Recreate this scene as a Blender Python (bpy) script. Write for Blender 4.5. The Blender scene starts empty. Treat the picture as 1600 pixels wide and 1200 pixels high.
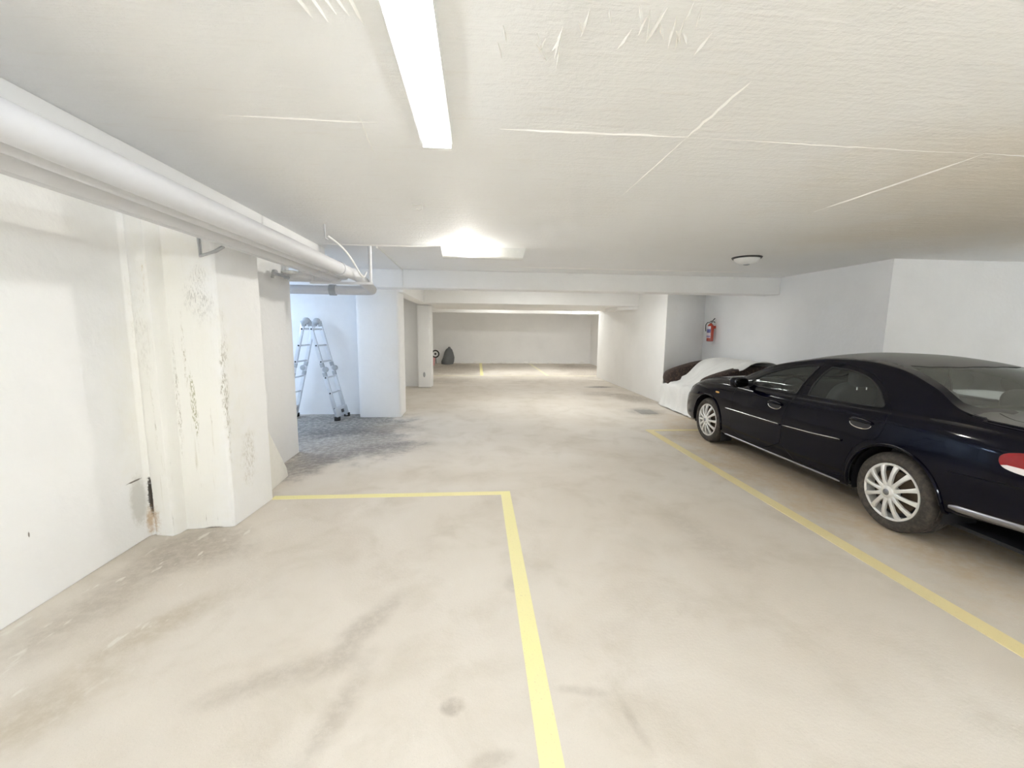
import bpy, bmesh, math, random
import numpy as np
from mathutils import Vector, Matrix
from mathutils.geometry import delaunay_2d_cdt

random.seed(7)
SC = bpy.context.scene
COL = SC.collection
PI = math.pi

# ------------------------------------------------------------------ camera
F_PX, CAM_H = 655.0, 1.55
YAW, PITCH, ROLL = math.radians(4.755), math.radians(7.4285), 0.011
cam_d = bpy.data.cameras.new('camera')
cam = bpy.data.objects.new('camera', cam_d)
COL.objects.link(cam)
cam_d.sensor_fit = 'HORIZONTAL'
cam_d.sensor_width = 36.0
cam_d.lens = 36.0 * F_PX / 1600.0
cam_d.clip_start = 0.02
Fv = Vector((math.sin(YAW) * math.cos(PITCH), math.cos(YAW) * math.cos(PITCH), -math.sin(PITCH)))
Rv = Vector((math.cos(YAW), -math.sin(YAW), 0))
Uv = Rv.cross(Fv)
R2 = Rv * math.cos(ROLL) + Uv * math.sin(ROLL)
U2 = Uv * math.cos(ROLL) - Rv * math.sin(ROLL)
m = Matrix.Identity(4)
for i in range(3):
    m[i][0], m[i][1], m[i][2] = R2[i], U2[i], -Fv[i]
m[2][3] = CAM_H
cam.matrix_world = m
SC.camera = cam

# ------------------------------------------------------------------ world, exposure, lamp strengths
w = bpy.data.worlds.new('world')
SC.world = w
w.use_nodes = True
w.node_tree.nodes['Background'].inputs[0].default_value = (0.9, 0.95, 1.0, 1)
w.node_tree.nodes['Background'].inputs[1].default_value = 0.05
SC.view_settings.view_transform = 'Standard'
SC.view_settings.look = 'None'
SC.view_settings.gamma = 1.0
SC.view_settings.use_curve_mapping = False
SC.view_settings.exposure = 2.47
SC.cycles.diffuse_bounces = 8
SC.cycles.max_bounces = 10
E_NEAR, E_BACK_FILL, E_FAR, E_END, E_ALC = 4.2, 45.0, 8.0, 7.0, 16.0

# ------------------------------------------------------------------ node helpers
MATS = {}


class NT:
    def __init__(self, name):
        self.m = bpy.data.materials.new(name)
        self.m.use_nodes = True
        self.t = self.m.node_tree
        self.b = self.t.nodes['Principled BSDF']
        self.out = self.t.nodes['Material Output']
        self.co = self.n('ShaderNodeTexCoord').outputs['Object']
        MATS[name] = self.m

    def n(self, kind, **kw):
        nd = self.t.nodes.new(kind)
        for k, v in kw.items():
            setattr(nd, k, v)
        return nd

    def link(self, a, b):
        self.t.links.new(a, b)

    def setv(self, sock, v):
        if hasattr(v, 'is_output'):
            self.link(v, sock)
        else:
            sock.default_value = v

    def mapping(self, loc=(0, 0, 0), rot=(0, 0, 0), scale=(1, 1, 1), vec=None, kind='POINT'):
        nd = self.n('ShaderNodeMapping', vector_type=kind)
        self.link(vec or self.co, nd.inputs['Vector'])
        nd.inputs['Location'].default_value = loc
        nd.inputs['Rotation'].default_value = rot
        nd.inputs['Scale'].default_value = scale
        return nd.outputs[0]

    def noise(self, scale, detail=4, rough=.55, vec=None, dist=0.0):
        nd = self.n('ShaderNodeTexNoise')
        self.link(vec or self.co, nd.inputs['Vector'])
        nd.inputs['Scale'].default_value = scale
        nd.inputs['Detail'].default_value = detail
        nd.inputs['Roughness'].default_value = rough
        nd.inputs['Distortion'].default_value = dist
        return nd.outputs['Fac']

    def ramp(self, v, lo, hi, a=0.0, b=1.0):
        nd = self.n('ShaderNodeMapRange', interpolation_type='SMOOTHSTEP')
        self.setv(nd.inputs['Value'], v)
        nd.inputs['From Min'].default_value = lo
        nd.inputs['From Max'].default_value = hi
        nd.inputs['To Min'].default_value = a
        nd.inputs['To Max'].default_value = b
        return nd.outputs['Result']

    def math(self, op, a, b=0.0):
        nd = self.n('ShaderNodeMath', operation=op)
        self.setv(nd.inputs[0], a)
        self.setv(nd.inputs[1], b)
        return nd.outputs[0]

    def mix(self, f, a, b, blend='MIX'):
        nd = self.n('ShaderNodeMix', data_type='RGBA', blend_type=blend)
        self.setv(nd.inputs[0], f)
        self.setv(nd.inputs[6], a if hasattr(a, 'is_output') else (*a[:3], 1))
        self.setv(nd.inputs[7], b if hasattr(b, 'is_output') else (*b[:3], 1))
        return nd.outputs[2]

    def blob(self, c, r, rotz=0.0, nz=None, soft=.5, namt=.5):
        """mask of an ellipsoid at c with radii r, its edge broken by noise"""
        v = self.mapping(loc=c, rot=(0, 0, rotz), scale=r, kind='TEXTURE')
        ln = self.n('ShaderNodeVectorMath', operation='LENGTH')
        self.link(v, ln.inputs[0])
        d = ln.outputs['Value']
        if nz is not None:
            d = self.math('ADD', d, self.math('MULTIPLY', self.math('SUBTRACT', nz, .5), namt * 2))
        return self.ramp(d, 1.0, 1.0 - soft, 0, 1)

    def bump(self, h, strength=.2, dist=.01):
        nd = self.n('ShaderNodeBump')
        nd.inputs['Strength'].default_value = strength
        nd.inputs['Distance'].default_value = dist
        self.link(h, nd.inputs['Height'])
        self.link(nd.outputs[0], self.b.inputs['Normal'])

    def base(self, c):
        self.setv(self.b.inputs['Base Color'], c if hasattr(c, 'is_output') else (*c[:3], 1))

    def p(self, **kw):
        for k, v in kw.items():
            self.setv(self.b.inputs[k.replace('_', ' ')], v)


def simple(name, col, rough=.5, metal=0.0, var=.06, scale=20, coat=0.0, bump=0.0):
    t = NT(name)
    nz = t.noise(scale, 3)
    d = tuple(max(0, c * (1 - var * 2)) for c in col)
    t.base(t.mix(nz, d, col))
    t.p(Roughness=rough, Metallic=metal)
    if coat:
        t.p(Coat_Weight=coat, Coat_Roughness=.04)
    if bump:
        t.bump(nz, bump, .005)
    return t.m


def emit(name, col, strength):
    t = NT(name)
    t.base((.9, .9, .9))
    t.p(Roughness=.4, Emission_Strength=strength, Emission_Color=(*col, 1))
    return t.m


# ---- concrete floor
t = NT('floor_concrete')
n1 = t.noise(.55, 5, .6, dist=.6)
n2 = t.noise(2.2, 6, .62, dist=.4)
n3 = t.noise(60, 3, .6)
n4 = t.noise(260, 2, .6)
c = t.mix(t.ramp(n1, .35, .68), (.635, .578, .505), (.70, .652, .588))
c = t.mix(t.ramp(n2, .45, .75, 0, .55), c, (.52, .465, .385))
c = t.mix(t.ramp(t.noise(1.1, 5, .6), .55, .8, 0, .6), c, (.68, .64, .58))
c = t.mix(t.ramp(n4, .60, .72, 0, .35), c, (.30, .27, .23))
c = t.mix(t.ramp(t.noise(190, 2, .5), .66, .74, 0, .5), c, (.82, .80, .75))
DIRT = (.33, .285, .235)
GREY = (.225, .205, .19)
OCH = (.44, .375, .28)
en = t.noise(2.6, 8, .68)
mot = t.ramp(t.noise(16, 7, .72), .32, .62, .5, 1.15)
for cc, rr, rz, col, amt, soft in [
    ((-1.9, 5.75, 0), (1.05, 1.1, 1), .2, GREY, .80, .35),
    ((-2.3, 6.9, 0), (1.3, 1.1, 1), 0, (.13, .125, .12), .85, .4),
    ((-1.25, 5.35, 0), (.75, .35, 1), .5, GREY, .55, .5),
    ((-1.3, 6.6, 0), (.6, .4, 1), -.3, DIRT, .6, .6),
    ((-2.0, 4.7, 0), (.4, .6, 1), -.3, GREY, .75, .4),
    ((-1.95, 2.95, 0), (.42, .38, 1), .3, DIRT, .85, .6),
    ((-2.1, 2.45, 0), (.25, .65, 1), -.12, DIRT, .7, .7),
    ((-1.65, 2.15, 0), (.14, .55, 1), -.55, OCH, .85, .8),
    ((-1.75, 1.65, 0), (.22, .5, 1), -.4, OCH, .8, .8),
    ((-.56, 2.10, 0), (.11, .34, 1), -.5, DIRT, .75, .8),
    ((-.72, 1.82, 0), (.30, .12, 1), .35, DIRT, .6, .8),
    ((-.58, 1.52, 0), (.08, .36, 1), -.25, DIRT, .65, .8),
    ((-1.0, 1.72, 0), (.25, .09, 1), .5, DIRT, .5, .8),
    ((-.105, 1.56, 0), (.06, .05, 1), 0, DIRT, .85, .5),
    ((.05, 1.33, 0), (.10, .05, 1), .2, DIRT, .5, .6),
    ((.45, 1.60, 0), (.16, .035, 1), -.2, DIRT, .5, .7),
    ((.62, 1.45, 0), (.03, .16, 1), .2, DIRT, .5, .7),
    ((.22, 2.38, 0), (.07, .12, 1), 0, DIRT, .4, .6),
    ((1.7, 2.9, 0), (.25, .6, 1), .2, DIRT, .35, .8),
    ((3.35, 11.2, 0), (.5, .22, 1), 0, (.12, .11, .10), .75, .6),
    ((3.55, 9.3, 0), (.5, .9, 1), .3, DIRT, .7, .6),
    ((3.0, 10.0, 0), (.7, .5, 1), 0, DIRT, .5, .7),
    ((3.2, 7.75, 0), (.5, .45, 1), 0, GREY, .5, .6),
    ((3.1, 5.9, 0), (.35, .25, 1), 0, DIRT, .5, .7),
    ((3.9, 4.2, 0), (1.3, 3.4, 1), 0, (.57, .44, .285), .75, .4),
    ((-.9, 16.5, 0), (1.5, 2.6, 1), 0, DIRT, .75, .4),
    ((4.2, 16.0, 0), (1.4, 3.0, 1), 0, DIRT, .7, .4),
    ((2.6, 12.5, 0), (2.2, .8, 1), 0, DIRT, .35, .7),
    ((-1.0, 12.8, 0), (1.2, 1.0, 1), 0, DIRT, .45, .6),
]:
    rr = (rr[0] * 1.1, rr[1] * 1.1, 5)
    mk = t.math('MULTIPLY', t.blob(cc, rr, rz, en, min(.95, soft + .1), .6), amt * (.95 if cc[1] > 4 else .65))
    mk = t.math('MULTIPLY', mk, mot)
    c = t.mix(mk, c, col)
# pale plaster flecks along the left wall
fl = t.ramp(t.noise(9, 3, .5, t.mapping(scale=(1.6, .55, 1), rot=(0, 0, -.3))), .63, .70)
fl = t.math('MULTIPLY', fl, t.blob((-2.0, 2.5, 0), (.75, 1.7, 5), -.1, en, .6, .3))
c = t.mix(t.math('MULTIPLY', fl, .7), c, (.74, .71, .64))
t.base(c)
t.p(Roughness=t.ramp(n2, .3, .8, .55, .8), Specular_IOR_Level=.3)
t.bump(t.math('ADD', n3, t.math('MULTIPLY', n2, 1.5)), .25, .006)

# ---- painted walls and ceiling
WHITE = (.90, .896, .887)


def wall_mat(name, col=WHITE, bump=.18):
    t = NT(name)
    n1 = t.noise(1.2, 5, .6)
    n2 = t.noise(14, 5, .6)
    c = t.mix(t.ramp(n1, .35, .75), col, tuple(x * .955 for x in col))
    c = t.mix(t.ramp(t.noise(6, 5, .65), .62, .8, 0, .2), c, tuple(x * .86 for x in col))
    return t, c, n1, n2


t, c, n1, n2 = wall_mat('paint_white')
t.base(c)
t.p(Roughness=.75)
t.bump(t.math('ADD', n2, t.math('MULTIPLY', n1, 2)), .25, .012)

t, c, n1, n2 = wall_mat('paint_cool_lifted', (.925, .93, .94))  # bluish white, raised to make up for weak light on the right wall
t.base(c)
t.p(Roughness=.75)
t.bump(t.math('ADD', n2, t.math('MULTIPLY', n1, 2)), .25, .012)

t, c, n1, n2 = wall_mat('paint_left')
en = t.noise(7, 5, .65)
streak = t.noise(1.0, 6, .68, t.mapping(scale=(22, 22, 1.3)))
fine = t.noise(1.0, 4, .7, t.mapping(scale=(70, 70, 5)))
en2 = t.noise(38, 6, .7)
brk = t.ramp(t.noise(1.0, 4, .75, t.mapping(scale=(110, 110, 26))), .47, .60)
zone = t.blob((-2.2, 3.35, 1.0), (.45, .55, 1.6), 0, en, .5, .3)
c = t.mix(t.math('MULTIPLY', zone, .55), c, (.84, .81, .715))
mk = t.math('MULTIPLY', zone, t.ramp(streak, .60, .72, 0, .45))
c = t.mix(mk, c, (.55, .50, .38))
mk = t.math('MULTIPLY', zone, t.math('MULTIPLY', t.ramp(streak, .55, .62), t.ramp(fine, .62, .70, 0, .8)))
c = t.mix(mk, c, (.25, .21, .15))
for cc, rr, col, amt, soft, na in [
    ((-2.10, 3.26, 1.02), (.022, .2, .26), (.34, .33, .17), .85, .6, .7),
    ((-2.13, 3.26, 1.35), (.014, .2, .32), (.42, .36, .25), .7, .6, .8),
    ((-2.09, 3.26, .86), (.020, .2, .25), (.36, .34, .20), .9, .6, .9),
    ((-2.2, 3.26, 1.0), (.02, .2, .5), (.40, .36, .28), .7, .7, .9),
    ((-1.875, 3.3, 1.45), (.012, .05, .5), (.45, .42, .36), .7, .7, .8),
    ((-1.87, 3.5, .5), (.06, .12, .3), (.45, .40, .32), .7, .8, .9),
    ((-2.33, 3.2, 1.5), (.12, .1, .7), (.55, .52, .46), .5, .8, .8),
    ((-2.0, 3.26, 1.75), (.12, .1, .25), (.35, .33, .30), .55, .8, .9),
    ((-1.885, 3.27, 1.10), (.028, .06, .45), (.30, .26, .18), .75, .7, .9),
    ((-1.88, 3.27, .75), (.02, .05, .3), (.38, .33, .24), .6, .7, .9),
    ((-2.30, 3.26, .85), (.012, .2, .30), (.30, .26, .18), .7, .6, .9),
    ((-2.28, 3.26, 1.9), (.012, .2, .35), (.62, .52, .38), .6, .6, .8),
    ((-2.405, 3.17, .30), (.05, .022, .17), (.05, .04, .03), 1.0, .35, .7),
    ((-2.40, 3.15, .12), (.08, .03, .15), (.47, .32, .17), .8, .8, .8),
    ((-2.42, 3.08, .30), (.05, .09, .22), (.60, .585, .54), .75, .5, .4),
    ((-2.42, 3.06, .455), (.05, .08, .008), (.15, .13, .10), .9, .5, .4),
    ((-2.42, 2.35, .42), (.05, .006, .02), (.2, .18, .15), .9, .5, .3),
    ((-2.03, 3.27, .0), (.08, .1, .018), (.3, .27, .23), .9, .5, .3),
]:
    mk = t.math('MULTIPLY', t.blob(cc, rr, 0, en if rr[2] > .24 else en2, soft, na), amt)
    if rr[2] > .24:
        mk = t.math('MULTIPLY', mk, brk)
    c = t.mix(mk, c, col)
t.base(c)
t.p(Roughness=.75)
t.bump(t.math('ADD', t.math('ADD', n2, t.math('MULTIPLY', n1, 2)), t.math('MULTIPLY', streak, zone)), .35, .015)

t = NT('ceiling_paint')
n1 = t.noise(.7, 4, .6)
grain = t.noise(1.0, 5, .62, t.mapping(scale=(3, 22, 1)))
n2 = t.noise(40, 4, .6)
c = t.mix(t.ramp(n1, .35, .7), (.905, .91, .915), (.885, .885, .882))
c = t.mix(t.ramp(grain, .55, .8, 0, .25), c, (.78, .74, .68))
bounce_mask = t.blob((4.6, 2.2, 2.48), (2.9, 3.3, 2), 0, n1, .7, .4)  # warm floor bounce and dimness painted beige into the right of the ceiling
c = t.mix(t.math('MULTIPLY', bounce_mask, .75), c, (.78, .70, .58))
t.base(c)
t.p(Roughness=.8)
t.bump(t.math('ADD', t.math('MULTIPLY', grain, 1.6), n2), .35, .012)

simple('seam_plaster', (.93, .92, .89), .7, var=.02)
t = NT('yellow_paint')
c = t.mix(t.ramp(t.noise(1.5, 4), .35, .7), (.84, .77, .42), (.85, .80, .38))
c = t.mix(t.ramp(t.noise(120, 3, .6), .60, .72, 0, .5), c, (.55, .48, .28))
t.base(c)
t.p(Roughness=.6)
t = NT('pale_line_paint')
c = t.mix(t.ramp(t.noise(3, 4), .35, .7), (.78, .72, .52), (.80, .76, .62))
t.base(c)
t.p(Roughness=.6)
t = NT('ochre_paint')
c = t.mix(t.ramp(t.noise(1.5, 4), .35, .7), (.78, .67, .36), (.80, .71, .42))
c = t.mix(t.ramp(t.noise(120, 3, .6), .62, .74, 0, .5), c, (.5, .42, .26))
t.base(c)
t.p(Roughness=.6)
simple('pipe_paint', (.66, .665, .69), .6, var=.03)
simple('pipe_grey', (.42, .43, .45), .45, var=.05)
simple('steel', (.55, .55, .56), .35, 1.0)
simple('cable_white', (.9, .9, .88), .5)
simple('lamp_white', (.88, .88, .86), .4)
simple('dark_plastic', (.03, .03, .03), .45)
simple('alu', (.72, .73, .75), .38, .75)
simple('ladder_hinge', (.45, .47, .49), .5, .3)
simple('rubber', (.03, .028, .026), .8, bump=.1)
simple('wood_lath', (.83, .81, .75), .7)
emit('glow_near', (.92, .97, 1.0), E_NEAR)
emit('glow_back_fill', (.86, .94, 1.0), E_BACK_FILL)
emit('glow_far', (.98, 1.0, .97), E_FAR)
emit('glow_hall', (.98, 1.0, .97), E_FAR * 1.6)
emit('glow_end', (.97, .98, 1.0), E_END)
emit('glow_alcove', (.55, .73, 1.0), E_ALC)
emit('glow_bulb', (1.0, .97, .90), 340.0)

# car
t = NT('car_paint')
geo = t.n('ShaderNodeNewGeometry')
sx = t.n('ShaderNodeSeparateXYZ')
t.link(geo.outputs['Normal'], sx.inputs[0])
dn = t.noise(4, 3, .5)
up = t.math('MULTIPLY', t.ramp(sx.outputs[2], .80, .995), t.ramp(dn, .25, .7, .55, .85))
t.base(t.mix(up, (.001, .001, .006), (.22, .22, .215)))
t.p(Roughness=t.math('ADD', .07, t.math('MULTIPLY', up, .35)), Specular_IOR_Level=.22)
t = NT('car_glass')
g = t.n('ShaderNodeBsdfGlossy')
g.inputs['Color'].default_value = (.9, .95, .93, 1)
g.inputs['Roughness'].default_value = .03
tr = t.n('ShaderNodeBsdfTransparent')
tr.inputs['Color'].default_value = (.90, .95, .94, 1)
fr = t.n('ShaderNodeFresnel')
fr.inputs['IOR'].default_value = 1.45
df = t.n('ShaderNodeBsdfDiffuse')
t.link(t.mix(t.noise(25, 4), (.30, .31, .30), (.36, .37, .36)), df.inputs['Color'])
mx = t.n('ShaderNodeMixShader')
mx.inputs[0].default_value = .05
t.link(tr.outputs[0], mx.inputs[1])
t.link(df.outputs[0], mx.inputs[2])
mx2 = t.n('ShaderNodeMixShader')
t.link(fr.outputs[0], mx2.inputs[0])
t.link(mx.outputs[0], mx2.inputs[1])
t.link(g.outputs[0], mx2.inputs[2])
t.link(mx2.outputs[0], t.out.inputs['Surface'])
gsrc = MATS['car_glass']
g2 = gsrc.copy()
g2.name = 'rear_glass'
for nd in g2.node_tree.nodes:
    if nd.type == 'MIX_SHADER' and not nd.inputs[0].is_linked:
        nd.inputs[0].default_value = .30
MATS['rear_glass'] = g2
simple('car_trim', (.012, .012, .014), .5)
simple('car_inner', (.05, .05, .052), .8)
simple('seat_fabric', (.12, .12, .125), .9, bump=.2, scale=150)
simple('chrome', (.80, .80, .80), .12, 1.0, var=.02)
simple('mirror_dark', (.06, .06, .065), .08, 1.0)
simple('satin_silver', (.34, .34, .36), .28, .9, var=.02)
t = NT('tyre_rubber')
rb = t.noise(35, 4, .6)
t.base(t.mix(t.ramp(rb, .35, .7), (.035, .030, .026), (.075, .062, .05)))
t.p(Roughness=.75)
t.bump(rb, .15, .004)
simple('alloy', (.83, .82, .79), .35, .35, var=.04)
simple('brake_rust', (.12, .085, .055), .7, .4, var=.2)
simple('lamp_red', (.30, .003, .006), .12, coat=.4, var=.03)
simple('lamp_clear', (.85, .80, .78), .12, coat=1.0, var=.03)
simple('lamp_amber', (.75, .40, .06), .15, coat=1.0)
simple('head_lamp', (.65, .68, .70), .1, coat=1.0)
t = NT('sheet_cloth')
wv = t.noise(220, 2)
t.base(t.mix(t.noise(3, 4), (.76, .755, .74), (.82, .815, .80)))
t.p(Roughness=.85, Sheen_Weight=.2)
t.bump(t.math('ADD', wv, t.math('MULTIPLY', t.noise(9, 4), 5)), .3, .006)
t = NT('brown_fabric')
c = t.mix(t.ramp(t.noise(28, 4, .6), .5, .62), (.045, .030, .026), (.10, .065, .05))
t.base(c)
t.p(Roughness=.9)
t.bump(t.noise(90, 3), .3, .006)
simple('extinguisher_red', (.52, .06, .03), .25, coat=.5)
t = NT('extinguisher_label')
v = t.mapping(scale=(1, 1, 1))
sep = t.n('ShaderNodeSeparateXYZ')
t.link(v, sep.inputs[0])
zz = sep.outputs[2]
c = t.mix(t.math('GREATER_THAN', zz, .27), (.78, .66, .70), (.80, .72, .76))
band = t.math('MULTIPLY', t.math('GREATER_THAN', zz, .19), t.math('LESS_THAN', zz, .265))
c = t.mix(band, c, (.15, .14, .36))
band = t.math('MULTIPLY', t.math('GREATER_THAN', zz, .09), t.math('LESS_THAN', zz, .125))
c = t.mix(band, c, (.30, .22, .38))
t.base(c)
t.p(Roughness=.4)
simple('bag_grey', (.17, .175, .18), .85, bump=.3, scale=40)
simple('pink_plastic', (.80, .42, .42), .4)
simple('white_plastic', (.85, .85, .84), .4)
simple('iron_plate', (.40, .38, .35), .65, .2, var=.15)
simple('alcove_paint', (.85, .855, .86), .75, bump=.25, scale=9, var=.03)


# ------------------------------------------------------------------ mesh helpers
class MB:
    def __init__(self):
        self.v, self.f = [], []

    def add(self, vs, fs):
        o = len(self.v)
        self.v += [tuple(p) for p in vs]
        self.f += [tuple(i + o for i in q) for q in fs]
        return self

    def box(self, a, b):
        (x0, y0, z0), (x1, y1, z1) = a, b
        return self.add([(x0, y0, z0), (x1, y0, z0), (x1, y1, z0), (x0, y1, z0), (x0, y0, z1), (x1, y0, z1), (x1, y1, z1), (x0, y1, z1)],
                        [(0, 3, 2, 1), (4, 5, 6, 7), (0, 1, 5, 4), (1, 2, 6, 5), (2, 3, 7, 6), (3, 0, 4, 7)])

    def prism(self, poly, z0, z1):
        """poly counter-clockwise in xy"""
        n = len(poly)
        return self.add([(x, y, z0) for x, y in poly] + [(x, y, z1) for x, y in poly],
                        [tuple(range(n))[::-1], tuple(range(n, 2 * n))] + [(i, (i + 1) % n, n + (i + 1) % n, n + i) for i in range(n)])

    def tube(self, pts, r, n=12, caps=True):
        pts = [Vector(p) for p in pts]
        k = len(pts)
        rs = r if isinstance(r, (list, tuple)) else [r] * k
        vs, fs = [], []
        prev = None
        for i, p in enumerate(pts):
            d = (pts[min(i + 1, k - 1)] - pts[max(i - 1, 0)]).normalized()
            a = prev if prev else (Vector((0, 0, 1)) if abs(d.z) < .9 else Vector((1, 0, 0)))
            a = (a - d * a.dot(d)).normalized()
            prev = a
            b = d.cross(a)
            for j in range(n):
                q = 2 * PI * j / n
                vs.append(p + (a * math.cos(q) + b * math.sin(q)) * rs[i])
        for i in range(k - 1):
            for j in range(n):
                fs.append((i * n + j, i * n + (j + 1) % n, (i + 1) * n + (j + 1) % n, (i + 1) * n + j))
        if caps:
            fs.append(tuple(range(n))[::-1])
            fs.append(tuple(range((k - 1) * n, k * n)))
        return self.add(vs, fs)

    def lathe(self, prof, axis='x', c=(0, 0, 0), n=40, close=False):
        """prof: list of (along, radius)"""
        vs, fs = [], []
        for a, r in prof:
            for j in range(n):
                q = 2 * PI * j / n
                u, v = r * math.cos(q), r * math.sin(q)
                p = {'x': (a, u, v), 'y': (v, a, u), 'z': (u, v, a)}[axis]
                vs.append((p[0] + c[0], p[1] + c[1], p[2] + c[2]))
        k = len(prof)
        for i in range(k if close else k - 1):
            i2 = (i + 1) % k
            for j in range(n):
                fs.append((i * n + j, i * n + (j + 1) % n, i2 * n + (j + 1) % n, i2 * n + j))
        if not close:
            fs.append(tuple(range(n))[::-1])
            fs.append(tuple(range((k - 1) * n, k * n)))
        return self.add(vs, fs)

    def obox(self, c, ax, ay, az):
        """oriented box: centre and three half-axis vectors"""
        c, ax, ay, az = map(Vector, (c, ax, ay, az))
        vs = [c + ax * i + ay * j + az * k for k in (-1, 1) for i, j in ((-1, -1), (1, -1), (1, 1), (-1, 1))]
        return self.add(vs, [(0, 3, 2, 1), (4, 5, 6, 7), (0, 1, 5, 4), (1, 2, 6, 5), (2, 3, 7, 6), (3, 0, 4, 7)])

    def superell(self, c, r, e=.6, n=20, k=12):
        def sp(v, p):
            return math.copysign(abs(v) ** p, v)
        vs, fs = [], []
        for i in range(k + 1):
            a = -PI / 2 + PI * i / k
            for j in range(n):
                b = 2 * PI * j / n
                vs.append((c[0] + r[0] * sp(math.cos(a), e) * sp(math.cos(b), e), c[1] + r[1] * sp(math.cos(a), e) * sp(math.sin(b), e), c[2] + r[2] * sp(math.sin(a), e)))
        for i in range(k):
            for j in range(n):
                fs.append((i * n + j, i * n + (j + 1) % n, (i + 1) * n + (j + 1) % n, (i + 1) * n + j))
        return self.add(vs, fs)

    def build(self, name, mat, parent=None, smooth=False, bevel=0.0, seg=2, angle=40, kind=None, label=None, cat=None, group=None, fix=True):
        me = bpy.data.meshes.new(name)
        me.from_pydata(self.v, [], self.f)
        bm = bmesh.new()
        bm.from_mesh(me)
        if fix:
            bmesh.ops.remove_doubles(bm, verts=bm.verts, dist=1e-6)
            bmesh.ops.recalc_face_normals(bm, faces=bm.faces)
        if bevel:
            ed = [e for e in bm.edges if len(e.link_faces) == 2 and e.calc_face_angle(0) > math.radians(30)]
            bmesh.ops.bevel(bm, geom=ed, offset=bevel, segments=seg, profile=.5, affect='EDGES', clamp_overlap=True)
        bm.to_mesh(me)
        bm.free()
        if smooth or bevel:
            me.shade_smooth()
            me.set_sharp_from_angle(angle=math.radians(angle))
        me.materials.append(MATS[mat])
        return link(name, me, parent, kind, label, cat, group)


def link(name, me, parent=None, kind=None, label=None, cat=None, group=None):
    o = bpy.data.objects.new(name, me)
    COL.objects.link(o)
    if parent:
        o.parent = parent
        o.matrix_parent_inverse = Matrix.Identity(4)
    tag(o, label, cat, group, kind)
    return o


def tag(o, label=None, cat=None, group=None, kind=None):
    for k, v in (('label', label), ('category', cat), ('group', group), ('kind', kind)):
        if v:
            o[k] = v
    return o


def empty(name, loc, label, cat, group=None, rz=0.0):
    o = bpy.data.objects.new(name, None)
    o.empty_display_size = .1
    COL.objects.link(o)
    o.location = loc
    o.rotation_euler = (0, 0, rz)
    return tag(o, label, cat, group)


def chaikin(pts, it=2, closed=True):
    for _ in range(it):
        out = []
        n = len(pts)
        for i in range(n if closed else n - 1):
            a, b = pts[i], pts[(i + 1) % n]
            out += [tuple(.75 * p + .25 * q for p, q in zip(a, b)), tuple(.25 * p + .75 * q for p, q in zip(a, b))]
        if not closed:
            out = [pts[0]] + out + [pts[-1]]
        pts = out
    return pts


# ------------------------------------------------------------------ the setting
CEIL, XR, YB = 2.48, 5.2, 6.97
floor = MB().box((-5.6, -9, -.12), (8, 19.5, 0)).build('floor', 'floor_concrete', kind='structure', label='beige worn concrete garage floor with dark stains')
ceiling = MB().box((-5.6, -9, CEIL), (8, 19.5, CEIL + .15)).build('ceiling', 'ceiling_paint', kind='structure', label='white painted concrete ceiling with plaster seams')

poly = [(-2.62, -9), (-2.42, -9), (-2.42, 3.14), (-2.395, 3.17), (-2.375, 3.15), (-2.25, 3.13), (-2.225, 3.17), (-2.215, 3.235), (-1.905, 3.26), (-1.885, 3.275), (-1.85, 3.80), (-1.87, 3.83), (-2.19, 3.84), (-2.215, 5.27), (-2.25, 5.29), (-2.62, 5.29)]
MB().prism(poly, 0, CEIL).build('wall_left', 'paint_left', kind='structure', bevel=.006, label='white left wall with a stained projecting pier')
# leaning slab at the foot of the pier
MB().add([(-1.955, 3.99, 0), (-1.975, 4.41, 0), (-2.19, 4.41, 0), (-2.19, 3.99, 0), (-1.972, 4.38, .10), (-1.965, 3.99, .64), (-2.19, 3.99, .64), (-2.19, 4.38, .10)],
         [(0, 1, 2, 3), (0, 5, 4, 1), (1, 4, 7, 2), (4, 5, 6, 7), (2, 7, 6, 3), (0, 3, 6, 5)]).build('trim_1', 'wood_lath', kind='structure', bevel=.006, label='cream sloping plaster skirt at the foot of the pier')
# alcove
MB().box((-5.6, 7.65, 0), (-2.0, 7.85, CEIL)).build('wall_alcove_back', 'alcove_paint', kind='structure', label='blue lit back wall of the ladder alcove')
MB().box((-5.8, 5.0, 0), (-5.6, 7.85, CEIL)).build('wall_alcove_end', 'alcove_paint', kind='structure', label='end wall of the ladder alcove')
MB().box((-5.6, 5.09, 0), (-2.62, 5.29, CEIL)).build('wall_alcove_front', 'alcove_paint', kind='structure', label='front wall of the ladder alcove')
MB().prism([(-2.04, 7.36), (-1.97, 7.33), (-1.36, 7.34), (-1.33, 7.37), (-1.33, 7.85), (-2.04, 7.85)], 0, CEIL).build('pillar', 'paint_white', kind='structure', bevel=.012, label='broad white pillar beside the ladder alcove')
MB().box((-3.4, 11.35, 0), (-1.2, 11.5, CEIL)).build('wall_left_return', 'paint_white', kind='structure', label='short white wall behind the broad pillar')
MB().box((-2.24, 7.85, 0), (-2.04, 11.35, CEIL)).build('wall_left_middle', 'paint_white', kind='structure', label='white side wall behind the broad pillar')
post = MB().box((-1.56, 11.05, 0), (-1.2, 11.35, 2.15)).build('pillar', 'paint_white', kind='structure', bevel=.05, seg=3, label='slim white post with rounded corners')
MB().superell((-1.385, 11.048, .35), (.03, .012, .07), 1.0, 12, 8).build('chipped_spot', 'pipe_grey', post, smooth=True, label='grey chipped spot low on the post')
MB().box((-3.6, 11.35, 0), (-3.4, 19.5, CEIL)).build('wall_left_far', 'paint_white', kind='structure', label='left wall of the far parking hall')
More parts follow.
